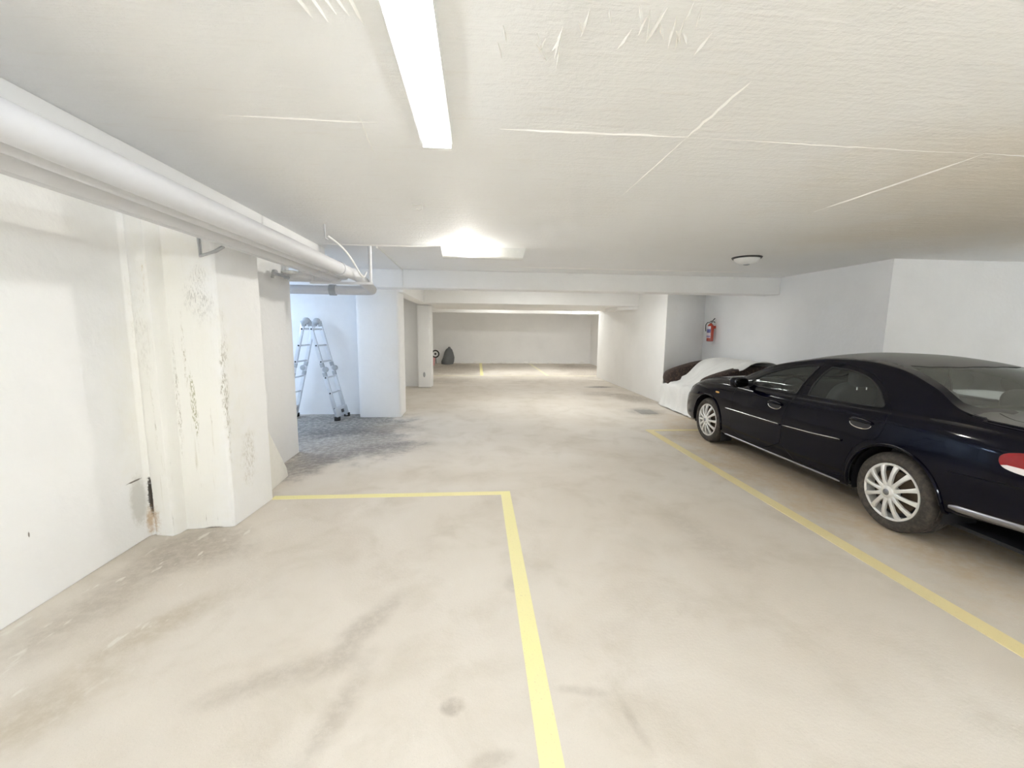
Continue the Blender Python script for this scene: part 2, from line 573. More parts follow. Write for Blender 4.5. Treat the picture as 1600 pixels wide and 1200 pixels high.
MB().box((-3.6, 19.1, 0), (6, 19.3, CEIL)).build('wall_back', 'paint_white', kind='structure', label='white end wall of the far parking hall')
# right side
MB().prism([(XR, 5.0), (8, 5.0), (8, 5.25), (XR + .25, 5.25), (XR + .25, 9.6), (XR, 9.36)], 0, CEIL).build('wall_right', 'paint_cool_lifted', kind='structure', label='white right wall behind the parked car')
MB().prism([(3.95, 8.6), (XR, 9.36), (XR + .25, 9.6), (XR + .25, 13.6), (3.95, 13.6)], 0, CEIL).build('wall_right_pier', 'paint_white', kind='structure', bevel=.012, label='long white pier on the right of the aisle')
MB().box((XR, 13.6, 0), (XR + .2, 19.1, CEIL)).build('wall_right_far', 'paint_white', kind='structure', label='right wall of the far parking hall')
MB().box((7.8, -9, 0), (8, 5.0, CEIL)).build('wall_right_near', 'paint_white', kind='structure', label='right wall beside the near bays')
MB().box((-5.6, -9.2, 0), (8, -9, CEIL)).build('wall_front', 'paint_white', kind='structure', label='wall closing the garage behind the viewer')
# beams
MB().box((-2.6, YB, 2.195), (XR, YB + .38, CEIL)).build('ceiling_beam', 'paint_white', kind='structure', bevel=.01, label='nearest white concrete beam across the aisle')
MB().box((-2.42, -9, 2.34), (-1.80, 5.29, CEIL)).build('ceiling_beam', 'paint_white', kind='structure', bevel=.01, label='shallow white beam along the left wall above the pipes')
MB().box((-1.5, YB + .38, 2.15), (-1.25, 11.2, CEIL)).build('ceiling_beam', 'paint_white', kind='structure', bevel=.01, label='white beam running lengthwise from broad pillar to post')
MB().box((-1.25, 10.15, 2.147), (3.95, 13.3, CEIL)).build('ceiling_beam', 'paint_white', kind='structure', bevel=.01, label='wide dropped slab between post and right pier')
MB().box((-3.4, 15.9, 2.15), (XR, 16.25, CEIL)).build('ceiling_beam', 'paint_white', kind='structure', bevel=.01, label='farthest white beam before the end wall')
MB().prism([(3.55, 10.6), (3.95, 10.2), (3.95, 11.6), (3.55, 11.6)], 2.07, 2.15).build('trim_2', 'paint_white', kind='structure', bevel=.01, label='haunch where the dropped slab meets the pier')


# ceiling seams: raised rough plaster ridges
def ridge(pts, wd, h, name='plaster_seam', jit=.004):
    mb = MB()
    P = []
    for (a, b) in zip(pts[:-1], pts[1:]):
        n = max(2, int(math.dist(a, b) / .05))
        for i in range(n):
            s = i / n
            P.append((a[0] + (b[0] - a[0]) * s, a[1] + (b[1] - a[1]) * s))
    P.append(pts[-1])
    vs, fs = [], []
    for i, p in enumerate(P):
        q = P[min(i + 1, len(P) - 1)]
        o = P[max(i - 1, 0)]
        dx, dy = q[0] - o[0], q[1] - o[1]
        L = math.hypot(dx, dy) or 1
        nx, ny = -dy / L, dx / L
        e = min(1.0, 4 * min(i, len(P) - 1 - i) / len(P) + .15)
        j = random.uniform(-jit, jit)
        ww = wd * e * random.uniform(.7, 1.2)
        x, y = p[0] + nx * j, p[1] + ny * j
        vs += [(x + nx * ww, y + ny * ww, CEIL + .002), (x, y, CEIL - h * e), (x - nx * ww, y - ny * ww, CEIL + .002)]
    for i in range(len(P) - 1):
        a = i * 3
        fs += [(a, a + 1, a + 4, a + 3), (a + 1, a + 2, a + 5, a + 4)]
    mb.add(vs, fs)
    return mb.build(name, 'seam_plaster', ceiling, smooth=True, angle=80)


ridge([(-1.15, 2.10), (-.45, 2.10)], .005, .004)
ridge([(.10, 2.10), (.6, 2.09), (1.01, 2.085)], .007, .006)
ridge([(1.01, 2.085), (1.6, 2.10), (2.62, 2.11)], .003, .002)
ridge([(2.62, 2.105), (3.4, 2.11), (4.5, 2.1)], .007, .006)
ridge([(1.02, 1.62), (1.01, 2.085)], .009, .007)
ridge([(1.01, 2.085), (1.0, 3.0)], .004, .004, jit=.001)
ridge([(2.62, 2.105), (2.60, 3.2)], .009, .007, jit=.001)
ridge([(-.52, 2.0), (-.56, 2.5)], .004, .003)
ridge([(-1.75, 5.03), (-.45, 5.0)], .012, .012, jit=.001)
ridge([(.3, 6.45), (4.8, 6.45)], .012, .010, jit=.001)
for i in range(26):
    x = random.choice([random.uniform(0.02, .62), random.uniform(.0, .35), random.uniform(.35, .75)])
    y = 1.28 + random.uniform(-.03, .14) + .1 * (x < .3)
    ridge([(x, y), (x + random.uniform(-.02, .05), y + random.uniform(.05, .16))], .006, .009, 'trowel_ridge', .002)
for i in range(5):
    x = -.52 + i * .035 + random.uniform(-.01, .01)
    ridge([(x, 1.3), (x + .02, 1.42 + random.uniform(0, .1))], .006, .009, 'trowel_ridge', .002)


# painted bay lines (marks on the floor)
def line(a, b, mat, label):
    MB().box((a[0], a[1], -.001), (b[0], b[1], .0025)).build('parking_line', mat, floor, label=label)


line((.222, -8.9), (.312, 3.865), 'yellow_paint', 'yellow bay line running along the left bay')
line((-1.86, 3.785), (.222, 3.865), 'yellow_paint', 'yellow bay line across the end of the left bay')
line((2.632, -8.9), (2.745, 6.275), 'ochre_paint', 'ochre bay line running beside the parked car')
line((2.745, 6.19), (XR, 6.275), 'ochre_paint', 'ochre bay line across in front of the parked car')
line((.09, 14.03), (.20, 19.1), 'yellow_paint', 'yellow bay line in the far hall')
line((2.32, 14.03), (2.44, 19.1), 'pale_line_paint', 'pale bay line in the far hall')
line((-3.4, 13.93), (4.3, 14.03), 'pale_line_paint', 'pale line across the mouth of the far bays')

# crumbled plaster along the foot of the end wall
for i in range(26):
    x = -1.0 + i * .23 + random.uniform(-.08, .08)
    r = random.uniform(.03, .09)
    mb = MB().superell((x, 19.1 - r * .3, r * .4), (r * 1.6, r * .6, r * .7), 1.0, 8, 6)
    mb.v = [(a + random.uniform(-.015, .015), b, cc + random.uniform(-.012, .012)) for a, b, cc in mb.v]
    mb.build('plaster_crumb', 'seam_plaster', floor, smooth=True)


# ------------------------------------------------------------------ luminaires
def luminaire(name, c, L, wd, glow, label, along='y', h=.06, top=CEIL, group=None):
    e = empty(name, (c[0], c[1], top), label, 'light', group, 0 if along == 'y' else PI / 2)
    mb = MB().box((-wd / 2 - .012, -L / 2 - .015, -.022), (wd / 2 + .012, L / 2 + .015, .0))
    for q in (-1, 1):
        mb.box((q * (wd / 2 + .007) - .004, -L / 2 - .012, -h * .7), (q * (wd / 2 + .007) + .004, L / 2 + .012, -.01))
    mb.build('housing', 'lamp_white', e)
    prof = []
    for i in range(9):
        a = PI * i / 8
        prof.append((-wd / 2 * math.copysign(abs(math.cos(a)) ** .5, math.cos(a)), -.02 - (h - .02) * math.sin(a) ** .5))
    vs = [(x, -L / 2, z) for x, z in prof] + [(x, L / 2, z) for x, z in prof]
    k = len(prof)
    fs = [(i, i + 1, k + i + 1, k + i) for i in range(k - 1)] + [tuple(range(k)), tuple(range(k, 2 * k))[::-1]]
    MB().add(vs, fs).build('diffuser', glow, e, smooth=True, angle=50)
    for s in (-1, 1):
        MB().box((-wd / 2 - .006, s * L / 2 - .012, -h - .002), (wd / 2 + .006, s * L / 2 + .012, -.001)).build('end_cap', 'lamp_white', e, bevel=.004)
    if top < CEIL:
        for q in (-1, 1):
            MB().tube([(0, q * L * .35, -.005), (0, q * L * .35, CEIL - top)], .008, 8).build('rod', 'steel', e, smooth=True)
    return e


luminaire('fluorescent_light', (-.195, .95), 2.5, .125, 'glow_near', 'long white glowing fluorescent light on the ceiling nearest the viewer')


def batten(c, label, along='y', L=1.5, drop=.16):  # unseen tube lamps added behind the viewer to even out the light
    """bare tube on a suspended batten"""
    e = empty('fill_tube_light', (c[0], c[1], CEIL), label, 'light', 'unseen bare tube lights added behind the viewer', 0 if along == 'y' else PI / 2)
    MB().box((-.03, -L / 2 - .03, -drop), (.03, L / 2 + .03, -drop + .04)).build('batten', 'lamp_white', e, bevel=.004)
    MB().tube([(0, -L / 2, -drop - .03), (0, L / 2, -drop - .03)], .019, 12).build('tube', 'glow_back_fill', e, smooth=True)
    for q in (-1, 1):
        MB().box((-.02, q * L / 2 - .015, -drop - .055), (.02, q * L / 2 + .015, -drop)).build('socket', 'lamp_white', e, bevel=.003)
        MB().tube([(0, q * L * .35, -drop + .03), (0, q * L * .35, 0)], .006, 8).build('rod', 'steel', e, smooth=True)


batten((1.0, -2.6), 'added unseen bare tube light over the aisle in the row just behind the viewer')
batten((3.4, -2.6), 'added unseen bare tube light over the right bays in the row just behind the viewer')
batten((-.6, -6.2), 'added unseen bare tube light beside the left wall in the row farthest behind the viewer')
batten((2.0, -6.2), 'added unseen bare tube light over the aisle in the row farthest behind the viewer')
batten((4.8, -6.2), 'added unseen bare tube light over the right bays in the row farthest behind the viewer')
luminaire('fluorescent_light', (3.3, 14.6), 1.2, .125, 'glow_hall', 'added unseen fluorescent light above the dropped slab to the right', 'x')  # extra unseen lamp added to brighten the far hall
luminaire('fluorescent_light', (2.4, 7.98), 1.2, .125, 'glow_far', 'added unseen fluorescent light above the nearest beam to the right')  # unseen lamp added to brighten the right wall past the beam
luminaire('fluorescent_light', (1.0, 8.6), 1.5, .125, 'glow_far', 'fluorescent light hidden above the nearest beam', 'x')
luminaire('fluorescent_light', (.6, 14.6), 1.5, .125, 'glow_hall', 'fluorescent light hidden above the dropped slab', 'x')
luminaire('fluorescent_light', (3.95, 15.2), 1.1, .14, 'glow_end', 'small cool fluorescent light at the far right of the end hall', 'x', .1, 2.27)
luminaire('fluorescent_light', (-4.2, 6.45), 1.5, .125, 'glow_alcove', 'cool bluish fluorescent light inside the ladder alcove')

# transverse box light before the nearest beam
e = empty('box_light', (.07, 5.06, CEIL), 'white box light across the ceiling with a small glowing bulb', 'light')
prof = [(-.08, 0), (-.065, -.105), (-.05, -.12), (.05, -.12), (.065, -.105), (.08, 0)]
vs = [(-.49 + (.02 if z < -.05 else 0), y, z) for y, z in prof] + [(.49 - (.03 if z < -.05 else 0), y, z) for y, z in prof]
k = len(prof)
MB().add(vs, [(i, (i + 1) % k, k + (i + 1) % k, k + i) for i in range(k)] + [tuple(range(k))[::-1], tuple(range(k, 2 * k))]).build('housing', 'lamp_white', e, bevel=.004)
MB().lathe([(-.11, .03), (-.09, .034), (-.085, .04), (-.078, .04)], 'y', (-.20, 0, -.035), 20).build('bulb_ring', 'lamp_white', e, smooth=True)
MB().superell((-.20, -.105, -.035), (.032, .035, .032), 1.0, 16, 10).build('bulb', 'glow_bulb', e, smooth=True)

# round detector
e = empty('ceiling_detector', (3.38, 5.18, CEIL), 'round white domed detector with dark rim on the ceiling above the car', 'detector')
MB().lathe([(-.018, .165), (-.002, .175), (0, .175)], 'z', (0, 0, 0), 32).build('base_ring', 'dark_plastic', e, smooth=True)
MB().lathe([(-.085, .03), (-.08, .075), (-.06, .115), (-.035, .14), (-.018, .15)], 'z', (0, 0, 0), 32).build('dome', 'white_plastic', e, smooth=True)
MB().lathe([(-.098, .022), (-.093, .034), (-.08, .04)], 'z', (0, 0, 0), 20).build('sensor_cap', 'pipe_grey', e, smooth=True)

# little rusty bracket on the ceiling near the pipes and one faint one in the aisle
MB().tube([(-1.39, 4.1, CEIL), (-1.39, 4.1, CEIL - .12), (-1.39, 4.16, CEIL - .12)], .008, 8).build('pipe_hanger', 'pipe_paint', smooth=True, label='small bent rod hanger on the ceiling before the pipe ends', cat='hanger')
e = empty('ceiling_hook', (-.44, 3.37, CEIL), 'small whitewashed hook plate on the ceiling above the aisle', 'hook')
MB().box((-.05, -.02, -.008), (.05, .02, 0)).build('plate', 'lamp_white', e, bevel=.003)
MB().tube([(.02, 0, -.005), (.02, 0, -.035), (.0, 0, -.045), (-.02, 0, -.035)], .005, 8).build('hook_rod', 'lamp_white', e, smooth=True)

# ------------------------------------------------------------------ pipes under the left ceiling
ZP = 2.14


def elbow(p0, p1, p2, r, n=6):
    """path p0 -> rounded corner at p1 -> p2"""
    p0, p1, p2 = map(Vector, (p0, p1, p2))
    a = (p0 - p1).normalized()
    b = (p2 - p1).normalized()
    out = [p0]
    for i in range(n + 1):
        s = i / n
        q = p1 + a * r * (1 - s) ** 2 + b * r * s ** 2
        out.append(q)
    out.append(p2)
    return out


PX = [(-1.385, .060, 'outermost'), (-1.52, .045, 'third'), (-1.635, .060, 'fourth'), (-1.745, .042, 'innermost')]
names = ['whitewashed pipe on the aisle side of the bundle, longest of the four', 'thin whitewashed pipe second from the aisle in the bundle', 'whitewashed pipe second from the left wall in the bundle', 'thin whitewashed pipe nearest the left wall in the bundle']
yend = [5.85, 5.14, 5.26, 5.38]
for (x, r, _), nm, ye in zip(PX, names, yend):
    z1 = ZP - (.10 if ye > 5.8 else 0.0)
    if ye > 5.8:
        pts = [(x, -8.95, ZP)] + [(x, 5.0, ZP)] + elbow((x, 5.1, ZP), (x, ye, z1), (-5.5, ye, z1 + .01), .10)
    else:
        pts = elbow((x, -8.95, ZP), (x, ye, z1), (-5.5, ye, z1), r * 1.8)
    o = MB().tube(pts, r, 16).build('ceiling_pipe', 'pipe_paint', smooth=True, label=nm, cat='pipe', group='pipes under the left ceiling')
    for yy in (1.2, 4.45):
        MB().lathe([(yy, r + .008), (yy + .05, r + .008)], 'y', (x, 0, ZP), 16).build('pipe_joint', 'pipe_paint', o, smooth=True)
    if ye > 5.8:
        MB().lathe([(-1.95, r + .012), (-1.87, r + .012)], 'x', (0, ye, z1 + .002), 16).build('pipe_joint', 'pipe_grey', o, smooth=True)
# hangers
for yy, nm in ((5.06, 'tall rod hanger holding the pipe ends'),):
    e = empty('pipe_trapeze', (-1.5, yy, CEIL), nm, 'hanger')
    MB().box((-.40, -.02, ZP - .098 - CEIL), (.30, .02, ZP - .072 - CEIL)).build('cross_bar', 'pipe_paint', e, bevel=.002)
    for xx in (-.37, .275):
        MB().tube([(xx, 0, ZP - .09 - CEIL), (xx, 0, 0)], .020, 12).build('rod', 'pipe_paint', e, smooth=True)
e = empty('wall_bracket', (-1.885, 3.1, 2.05), 'bent strap bracket between pier and pipes', 'bracket')
MB().tube([(-.09, .16, .12), (-.02, .05, -.02), (.05, .1, .02), (.1, .12, .06)], .012, 8).build('strap', 'pipe_grey', e, smooth=True)
# wall tap
e = empty('pipe_tap', (-2.2, 4.75, 2.11), 'small grey tap pipe on the wall under the pipe bundle', 'tap')
MB().tube([(.0, .5, 0), (.06, .3, 0), (.06, -.05, 0), (.06, -.06, -.05)], .017, 10).build('spout', 'pipe_grey', e, smooth=True)
MB().superell((.06, .0, .02), (.025, .04, .02), .8, 12, 8).build('valve', 'pipe_grey', e, smooth=True)
MB().superell((-2.13, 5.1, 2.17), (.09, .06, .02), .8, 14, 8).build('highlight_blob', 'lamp_white', smooth=True, label='white oval blob drawn as a highlight beside the pipe ends', cat='cover')  # added blob standing in for a white highlight, no real fitting
# cables
cp = []
for i in range(25):
    s = i / 24
    cp.append((-1.40 + .13 * s + .05 * math.sin(s * PI), 4.2 + .85 * s, 2.40 - .22 * s - .16 * math.sin(PI * s) * s * s * 1.9))
MB().tube(cp, .010, 8).build('hanging_cable', 'cable_white', smooth=True, label='loose white cable sagging to the pipe ends', cat='cable')
MB().tube([(-1.15, 5.08, CEIL - .012), (-1.17, 6.0, CEIL - .012), (-1.19, YB - .015, CEIL - .014), (-1.19, YB - .014, 2.2)], .010, 8).build('wall_conduit', 'cable_white', smooth=True, label='thin white conduit along ceiling and down the nearest beam', cat='conduit')


# ------------------------------------------------------------------ ladder
def ladder():
    e = empty('folding_ladder', (-2.765, 7.12, 0), 'aluminium folding ladder standing open as an A in the blue alcove', 'ladder')
    wv = Vector((.04, .34, 0))
    wn = wv.normalized()
    for s in (1, -1):
        top = Vector((s * .055, 0, 1.60))
        foot = Vector((s * .43, 0, .02))
        d = (foot - top).normalized()
        nrm = wn.cross(d).normalized()
        for k in (0, 1):
            o = wv * k
            mid = top.lerp(foot, .475)
            up = MB().obox((top + mid) / 2 + o, d * ((mid - top).length / 2), wn * .0125, nrm * .030).build('stile', 'alu', e, bevel=.003)
            MB().obox((mid + foot) / 2 + o, d * ((foot - mid).length / 2), wn * .0125, nrm * .030).build('stile', 'alu', e, bevel=.003)
            hc = mid + o + nrm * (-.035 if s > 0 else .035)
            for q in (-1, 1):
                MB().obox(mid + o + d * .08 * q, d * .035, wn * .015, nrm * .032).build('hinge_sleeve', 'ladder_hinge', e, bevel=.004)
            dm = MB().lathe([(-.022, .034), (-.018, .045), (.018, .045), (.022, .034)], 'y', (0, 0, 0), 24)
            h = dm.build('hinge_disc', 'ladder_hinge', e, smooth=True)
            h.location = hc
        for zz in (1.52, 1.25, .985, .72, .46, .2):
            sfr = (1.60 - zz) / 1.58
            p = top.lerp(foot, sfr)
            r = MB().tube([p - wn * .012, p + wv + wn * .012], .014, 10).build('rung', 'alu', e, smooth=True)
            MB().lathe([(-.024, .004), (-.022, .012), (-.012, .014)], 'y', p, 10).build('rung_bolt', 'dark_plastic', r, smooth=True)
        # foot bar
        c = foot + wv * .5 + Vector((0, 0, .085)) - d * .03
        fb = MB().obox(c - nrm * .0, d * .075, wn * .215, nrm * .016).build('foot_bar', 'alu', e, bevel=.004)
        for k in (-1, 1):
            MB().obox(foot + wv * .5 + wn * .19 * k + Vector((0, 0, .012)), (.045, 0, 0), (0, .03, 0), (0, 0, .032)).build('rubber_foot', 'rubber', fb, bevel=.006)
        lc = c + nrm * (.018 if s < 0 else -.018)
        MB().obox(lc, d * .028, wn * .045, nrm * .002).build('sticker', 'dark_plastic', fb, label='small dark sticker')
    for k in (0, 1):
        o = MB().lathe([(-.03, .042), (-.022, .056), (.022, .056), (.03, .042)], 'y', (0, 0, 0), 24).build('hinge_disc', 'ladder_hinge', e, smooth=True)
        o.location = wv * k + Vector((0, 0, 1.65))
        for s in (-1, 1):
            MB().obox(wv * k + Vector((s * .048, 0, 1.61)), (.012, 0, -.045), wn * .019, (.03, 0, .008)).build('hinge_sleeve', 'ladder_hinge', e, bevel=.004)


ladder()

# floor drain
e = empty('floor_drain', (3.235, 7.7, 0), 'square metal drain cover set in the floor before the sofa', 'drain')
MB().box((-.17, -.21, -.02), (.17, .21, .004)).build('frame', 'iron_plate', e, bevel=.002)
MB().box((-.14, -.18, 0), (.14, .18, .008)).build('cover', 'iron_plate', e, bevel=.002)


# ------------------------------------------------------------------ extinguisher
e = empty('fire_extinguisher', (5.085, 8.87, 1.335), 'small red fire extinguisher hung on the right wall', 'fire extinguisher')
MB().lathe([(0, .055), (.008, .068), (.30, .070), (.345, .060), (.375, .035), (.385, .022), (.40, .022)], 'z', (0, 0, 0), 32).build('cylinder', 'extinguisher_red', e, smooth=True)
lb = []
for zz in (.075, .33):
    for i in range(13):
        a = math.radians(118 + i * 10.5)
        lb.append((.0715 * math.cos(a), .0715 * math.sin(a), zz))
MB().add(lb, [(i, i + 1, 14 + i, 13 + i) for i in range(12)]).build('label_sticker', 'extinguisher_label', e, smooth=True, label='pale sticker with blue panel')
MB().box((-.02, -.02, .395), (.02, .02, .43)).build('valve', 'steel', e, bevel=.004)
MB().tube([(-.02, 0, .43), (.03, -.01, .445), (.05, -.06, .50)], .009, 8).build('lever', 'dark_plastic', e, smooth=True)
MB().tube([(.0, -.01, .42), (.03, -.06, .425), (.04, -.09, .41)], .008, 8).build('handle', 'dark_plastic', e, smooth=True)
MB().tube([(0, .02, .415), (-.05, .05, .41), (-.082, .055, .36), (-.083, .05, .28), (-.08, .04, .22)], .009, 8).build('hose', 'dark_plastic', e, smooth=True)
MB().box((.05, -.012, .28), (.115, .012, .34)).build('wall_bracket', 'extinguisher_red', e, bevel=.003)

# small things in the far hall
mb = MB()
R = [(0, .24), (.12, .265), (.3, .235), (.5, .18), (.64, .13), (.70, .07)]
vs, fs = [], []
for z, r in R:
    for j in range(16):
        a = 2 * PI * j / 16
        q = 1 + .12 * math.sin(3 * a + z * 5) + random.uniform(-.03, .03)
        vs.append((r * 1.05 * q * math.cos(a) + z * .14, r * .75 * q * math.sin(a), z))
for i in range(len(R) - 1):
    for j in range(16):
        fs.append((i * 16 + j, i * 16 + (j + 1) % 16, (i + 1) * 16 + (j + 1) % 16, (i + 1) * 16 + j))
fs += [tuple(range(16))[::-1], tuple(range(80, 96))]
e = empty('rubbish_sack', (-1.33, 18.6, 0), 'slumped dark grey sack on the floor against the end wall', 'bag')
MB().add(vs, fs).build('sack', 'bag_grey', e, smooth=True, angle=60)
MB().superell((.1, 0, .72), (.06, .05, .04), .9, 12, 8).build('knot', 'bag_grey', e, smooth=True)
e = empty('toy_wheel', (-1.83, 18.55, 0), 'upright white wheel with black rim half hidden by the slim post', 'wheel')
tor = []
for i in range(33):
    a = 2 * PI * i / 32
    tor.append((.145 * math.cos(a), 0, .45 + .145 * math.sin(a)))
MB().tube(tor, .030, 10, False).build('tyre', 'rubber', e, smooth=True)
MB().lathe([(-.015, .12), (.0, .125), (.015, .12)], 'y', (0, 0, .45), 24).build('disc', 'white_plastic', e, smooth=True)
MB().lathe([(-.03, .03), (-.015, .045)], 'y', (0, 0, .45), 16).build('hub', 'dark_plastic', e, smooth=True)
MB().tube([(0, .02, .45), (0, .12, .22), (0, .18, .02)], .015, 8).build('stand', 'dark_plastic', e, smooth=True)
e = empty('pink_tub', (-1.96, 17.9, 0), 'small pink plastic tub on the floor behind the slim post', 'tub')
MB().lathe([(0, .14), (.02, .15), (.30, .19), (.31, .20), (.30, .18), (.03, .14)], 'z', (0, 0, 0), 24).build('tub_wall', 'pink_plastic', e, smooth=True)
MB().tube([(.19 * math.cos(a), .19 * math.sin(a), .31) for a in [2 * PI * i / 24 for i in range(25)]], .012, 8, False).build('rim', 'pink_plastic', e, smooth=True)
# ------------------------------------------------------------------ sofa under a sheet
def sofa():
    e = empty('sofa', (0, 0, 0), 'dark brown sofa with sloping arms, mostly under a white sheet', 'sofa')

    def arm(y0, y1, x0=3.84, x1=4.92):
        # side outline in x,z : rounded front, top rising to the back
        out = [(x0 + .10, .10), (x0 + .06, .45), (x0 - .02, .56), (x0 - .015, .68), (x0 + .06, .76), (x0 + .35, .86), (x0 + .70, .955), (x1, .98), (x1 + .05, .90), (x1 + .05, .10)]
        out = chaikin(out, 2)
        n = len(out)
        vs, fs = [], []
        for y, q in ((y0, .94), (y0 + .03, 1), (y1 - .03, 1), (y1, .94)):
            cx, cz = sum(p[0] for p in out) / n, .5
            vs += [(cx + (x - cx) * q, y, cz + (z - cz) * q) for x, z in out]
        for i in range(3):
            for j in range(n):
                fs.append((i * n + j, i * n + (j + 1) % n, (i + 1) * n + (j + 1) % n, (i + 1) * n + j))
        fs += [tuple(range(n)), tuple(range(3 * n, 4 * n))[::-1]]
        return MB().add(vs, fs).build('arm', 'brown_fabric', e, smooth=True, angle=50)
    arm(6.72, 6.95)
    arm(8.12, 8.36)
    MB().superell((4.42, 7.53, .27), (.50, .58, .20), .35, 28, 14).build('seat_base', 'brown_fabric', e, smooth=True)
    MB().superell((4.80, 7.53, .52), (.18, .58, .40), .4, 28, 14).build('backrest', 'brown_fabric', e, smooth=True)
    for x, y in ((3.98, 6.83), (4.9, 6.83), (3.98, 8.24), (4.9, 8.24)):
        MB().lathe([(0, .022), (.12, .035)], 'z', (x, y, 0), 12).build('leg', 'dark_plastic', e, smooth=True)


sofa()


def sheet():
    prof = [(3.80, .012), (3.83, .03), (3.86, .12), (3.855, .30), (3.85, .46), (3.88, .535), (3.98, .56), (4.10, .60), (4.22, .70), (4.34, .83), (4.46, .95), (4.58, 1.015), (4.75, 1.035), (4.92, 1.03), (5.03, .99), (5.06, .75)]
    prof = chaikin(prof, 1, False)
    ny = 70
    vs, fs = [], []
    n = len(prof)
    for j in range(ny + 1):
        t_ = j / ny
        for i, (x, z) in enumerate(prof):
            s = i / (n - 1)
            front = max(0, min(1, (4.22 - x) / .30))
            front = front * front * (3 - 2 * front)       # skirt and seat edge reach farther than the rest
            ya = 7.06 * (1 - front) + 7.02 * front
            yb = 8.08 * (1 - front) + 8.57 * front
            if z > .93:
                ya = 6.62
            elif z > .8:
                ya = 6.62 + (7.06 - 6.62) * (.93 - z) / .13
            y = ya + (yb - ya) * t_
            skirt = max(0, min(1, (.5 - z) / .5)) if x < 4 else 0
            f = skirt * (.014 * math.sin(t_ * 21 + 1.3) + .006 * math.sin(t_ * 47)) + .012 * math.sin(t_ * 17 + s * 9) + .008 * math.sin(t_ * 41 - s * 23)
            xx, zz = x - f * (1 if x < 4.1 else .3), z + (f * .8 if z > .5 else 0)
            # sag between the arms, rise over the arms
            if x < 4.02 and z > .3:
                zz -= .03 * math.sin(PI * t_)
            if t_ > .82 and front > .5:
                k = (t_ - .82) / .18
                if z > .02:
                    zz = zz * (1 - .22 * k)
                xx += .05 * k
            if z < .05:
                zz = .012 + .008 * (1 + math.sin(t_ * 23))
            vs.append((xx, y, zz))
    for j in range(ny):
        for i in range(n - 1):
            fs.append((j * n + i, j * n + i + 1, (j + 1) * n + i + 1, (j + 1) * n + i))
    o = MB().add(vs, fs).build('dust_sheet', 'sheet_cloth', smooth=True, angle=80, label='white dust sheet draped over the brown sofa down to the floor', cat='sheet')
    so = o.modifiers.new('thick', 'SOLIDIFY')
    so.thickness = .006
    so.offset = 1
    return o


sheet()
# ------------------------------------------------------------------ car: one parametric skin P(y, s), cut into panels
CARX, CARY = 4.11, 2.80
AX_R, AX_F, R_TY = .115, 2.78, .312
YMIN, YMAX = -1.10, 3.80


def curve(pts):
    """smooth monotone interpolation (pchip)"""
    xs = np.array([p[0] for p in pts], float)
    ys = np.array([p[1] for p in pts], float)
    o = np.argsort(xs)
    xs, ys = xs[o], ys[o]
    h = np.diff(xs)
    d = np.diff(ys) / h
    mm = np.zeros(len(xs))
    mm[0], mm[-1] = d[0], d[-1]
    for i in range(1, len(xs) - 1):
        if d[i - 1] * d[i] > 0:
            w1, w2 = 2 * h[i] + h[i - 1], h[i] + 2 * h[i - 1]
            mm[i] = (w1 + w2) / (w1 / d[i - 1] + w2 / d[i])

    def f(x):
        x = np.clip(x, xs[0], xs[-1])
        i = np.clip(np.searchsorted(xs, x) - 1, 0, len(h) - 1)
        t_ = (x - xs[i]) / h[i]
        return ((1 + 2 * t_) * (1 - t_) ** 2 * ys[i] + t_ * (1 - t_) ** 2 * h[i] * mm[i] + t_ * t_ * (3 - 2 * t_) * ys[i + 1] + t_ * t_ * (t_ - 1) * h[i] * mm[i + 1])
    return f


W_ = curve([(-1.10, .66), (-1.06, .75), (-.98, .815), (-.7, .862), (-.3, .885), (.2, .893), (1.2, .896), (2.2, .893), (2.8, .885), (3.2, .86), (3.5, .79), (3.68, .69), (3.76, .60), (3.80, .50)])
ZT = curve([(-1.10, .90), (-1.06, .955), (-1.0, .985), (-.8, 1.005), (-.55, 1.015), (-.40, 1.03), (-.25, 1.095), (0, 1.225), (.2, 1.295), (.45, 1.342), (.8, 1.365), (1.1, 1.360), (1.4, 1.322), (1.7, 1.242), (2.0, 1.14), (2.25, 1.04), (2.42, .985), (2.6, .965), (2.9, .93), (3.2, .87), (3.45, .79), (3.62, .71), (3.72, .64), (3.80, .55)])
ZR = curve([(-1.10, .87), (-1.0, .955), (-.6, .985), (-.30, .995), (-.16, 1.02), (.1, 1.15), (.45, 1.265), (.8, 1.302), (1.15, 1.29), (1.5, 1.24), (1.8, 1.18), (2.1, 1.07), (2.3, .985), (2.45, .945), (2.7, .925), (3.0, .88), (3.3, .80), (3.55, .70), (3.72, .60), (3.80, .50)])
XRL = curve([(-1.10, .58), (-1.0, .70), (-.6, .75), (-.25, .72), (.1, .63), (.45, .575), (.8, .56), (1.15, .57), (1.5, .595), (1.8, .62), (2.1, .65), (2.3, .68), (2.45, .71), (2.7, .74), (3.0, .735), (3.3, .70), (3.55, .62), (3.72, .52), (3.80, .42)])
ZB = curve([(-1.10, .80), (-1.0, .88), (-.6, .93), (-.2, .945), (.3, .938), (1.0, .915), (1.7, .905), (2.2, .90), (2.6, .885), (3.0, .84), (3.3, .76), (3.55, .665), (3.72, .57), (3.80, .46)])
XB = curve([(-1.10, .08), (-.6, .085), (-.2, .10), (.2, .095), (2.2, .095), (2.5, .085), (3.0, .075), (3.8, .06)])
ZS = curve([(-1.10, .37), (-.6, .34), (-.28, .30), (.1, .20), (.5, .19), (2.4, .18), (2.8, .19), (3.1, .20), (3.8, .23)])


SEC = {}


def section(y):
    k = round(float(y), 5)
    if k not in SEC:
        SEC[k] = section0(k)
    return SEC[k]


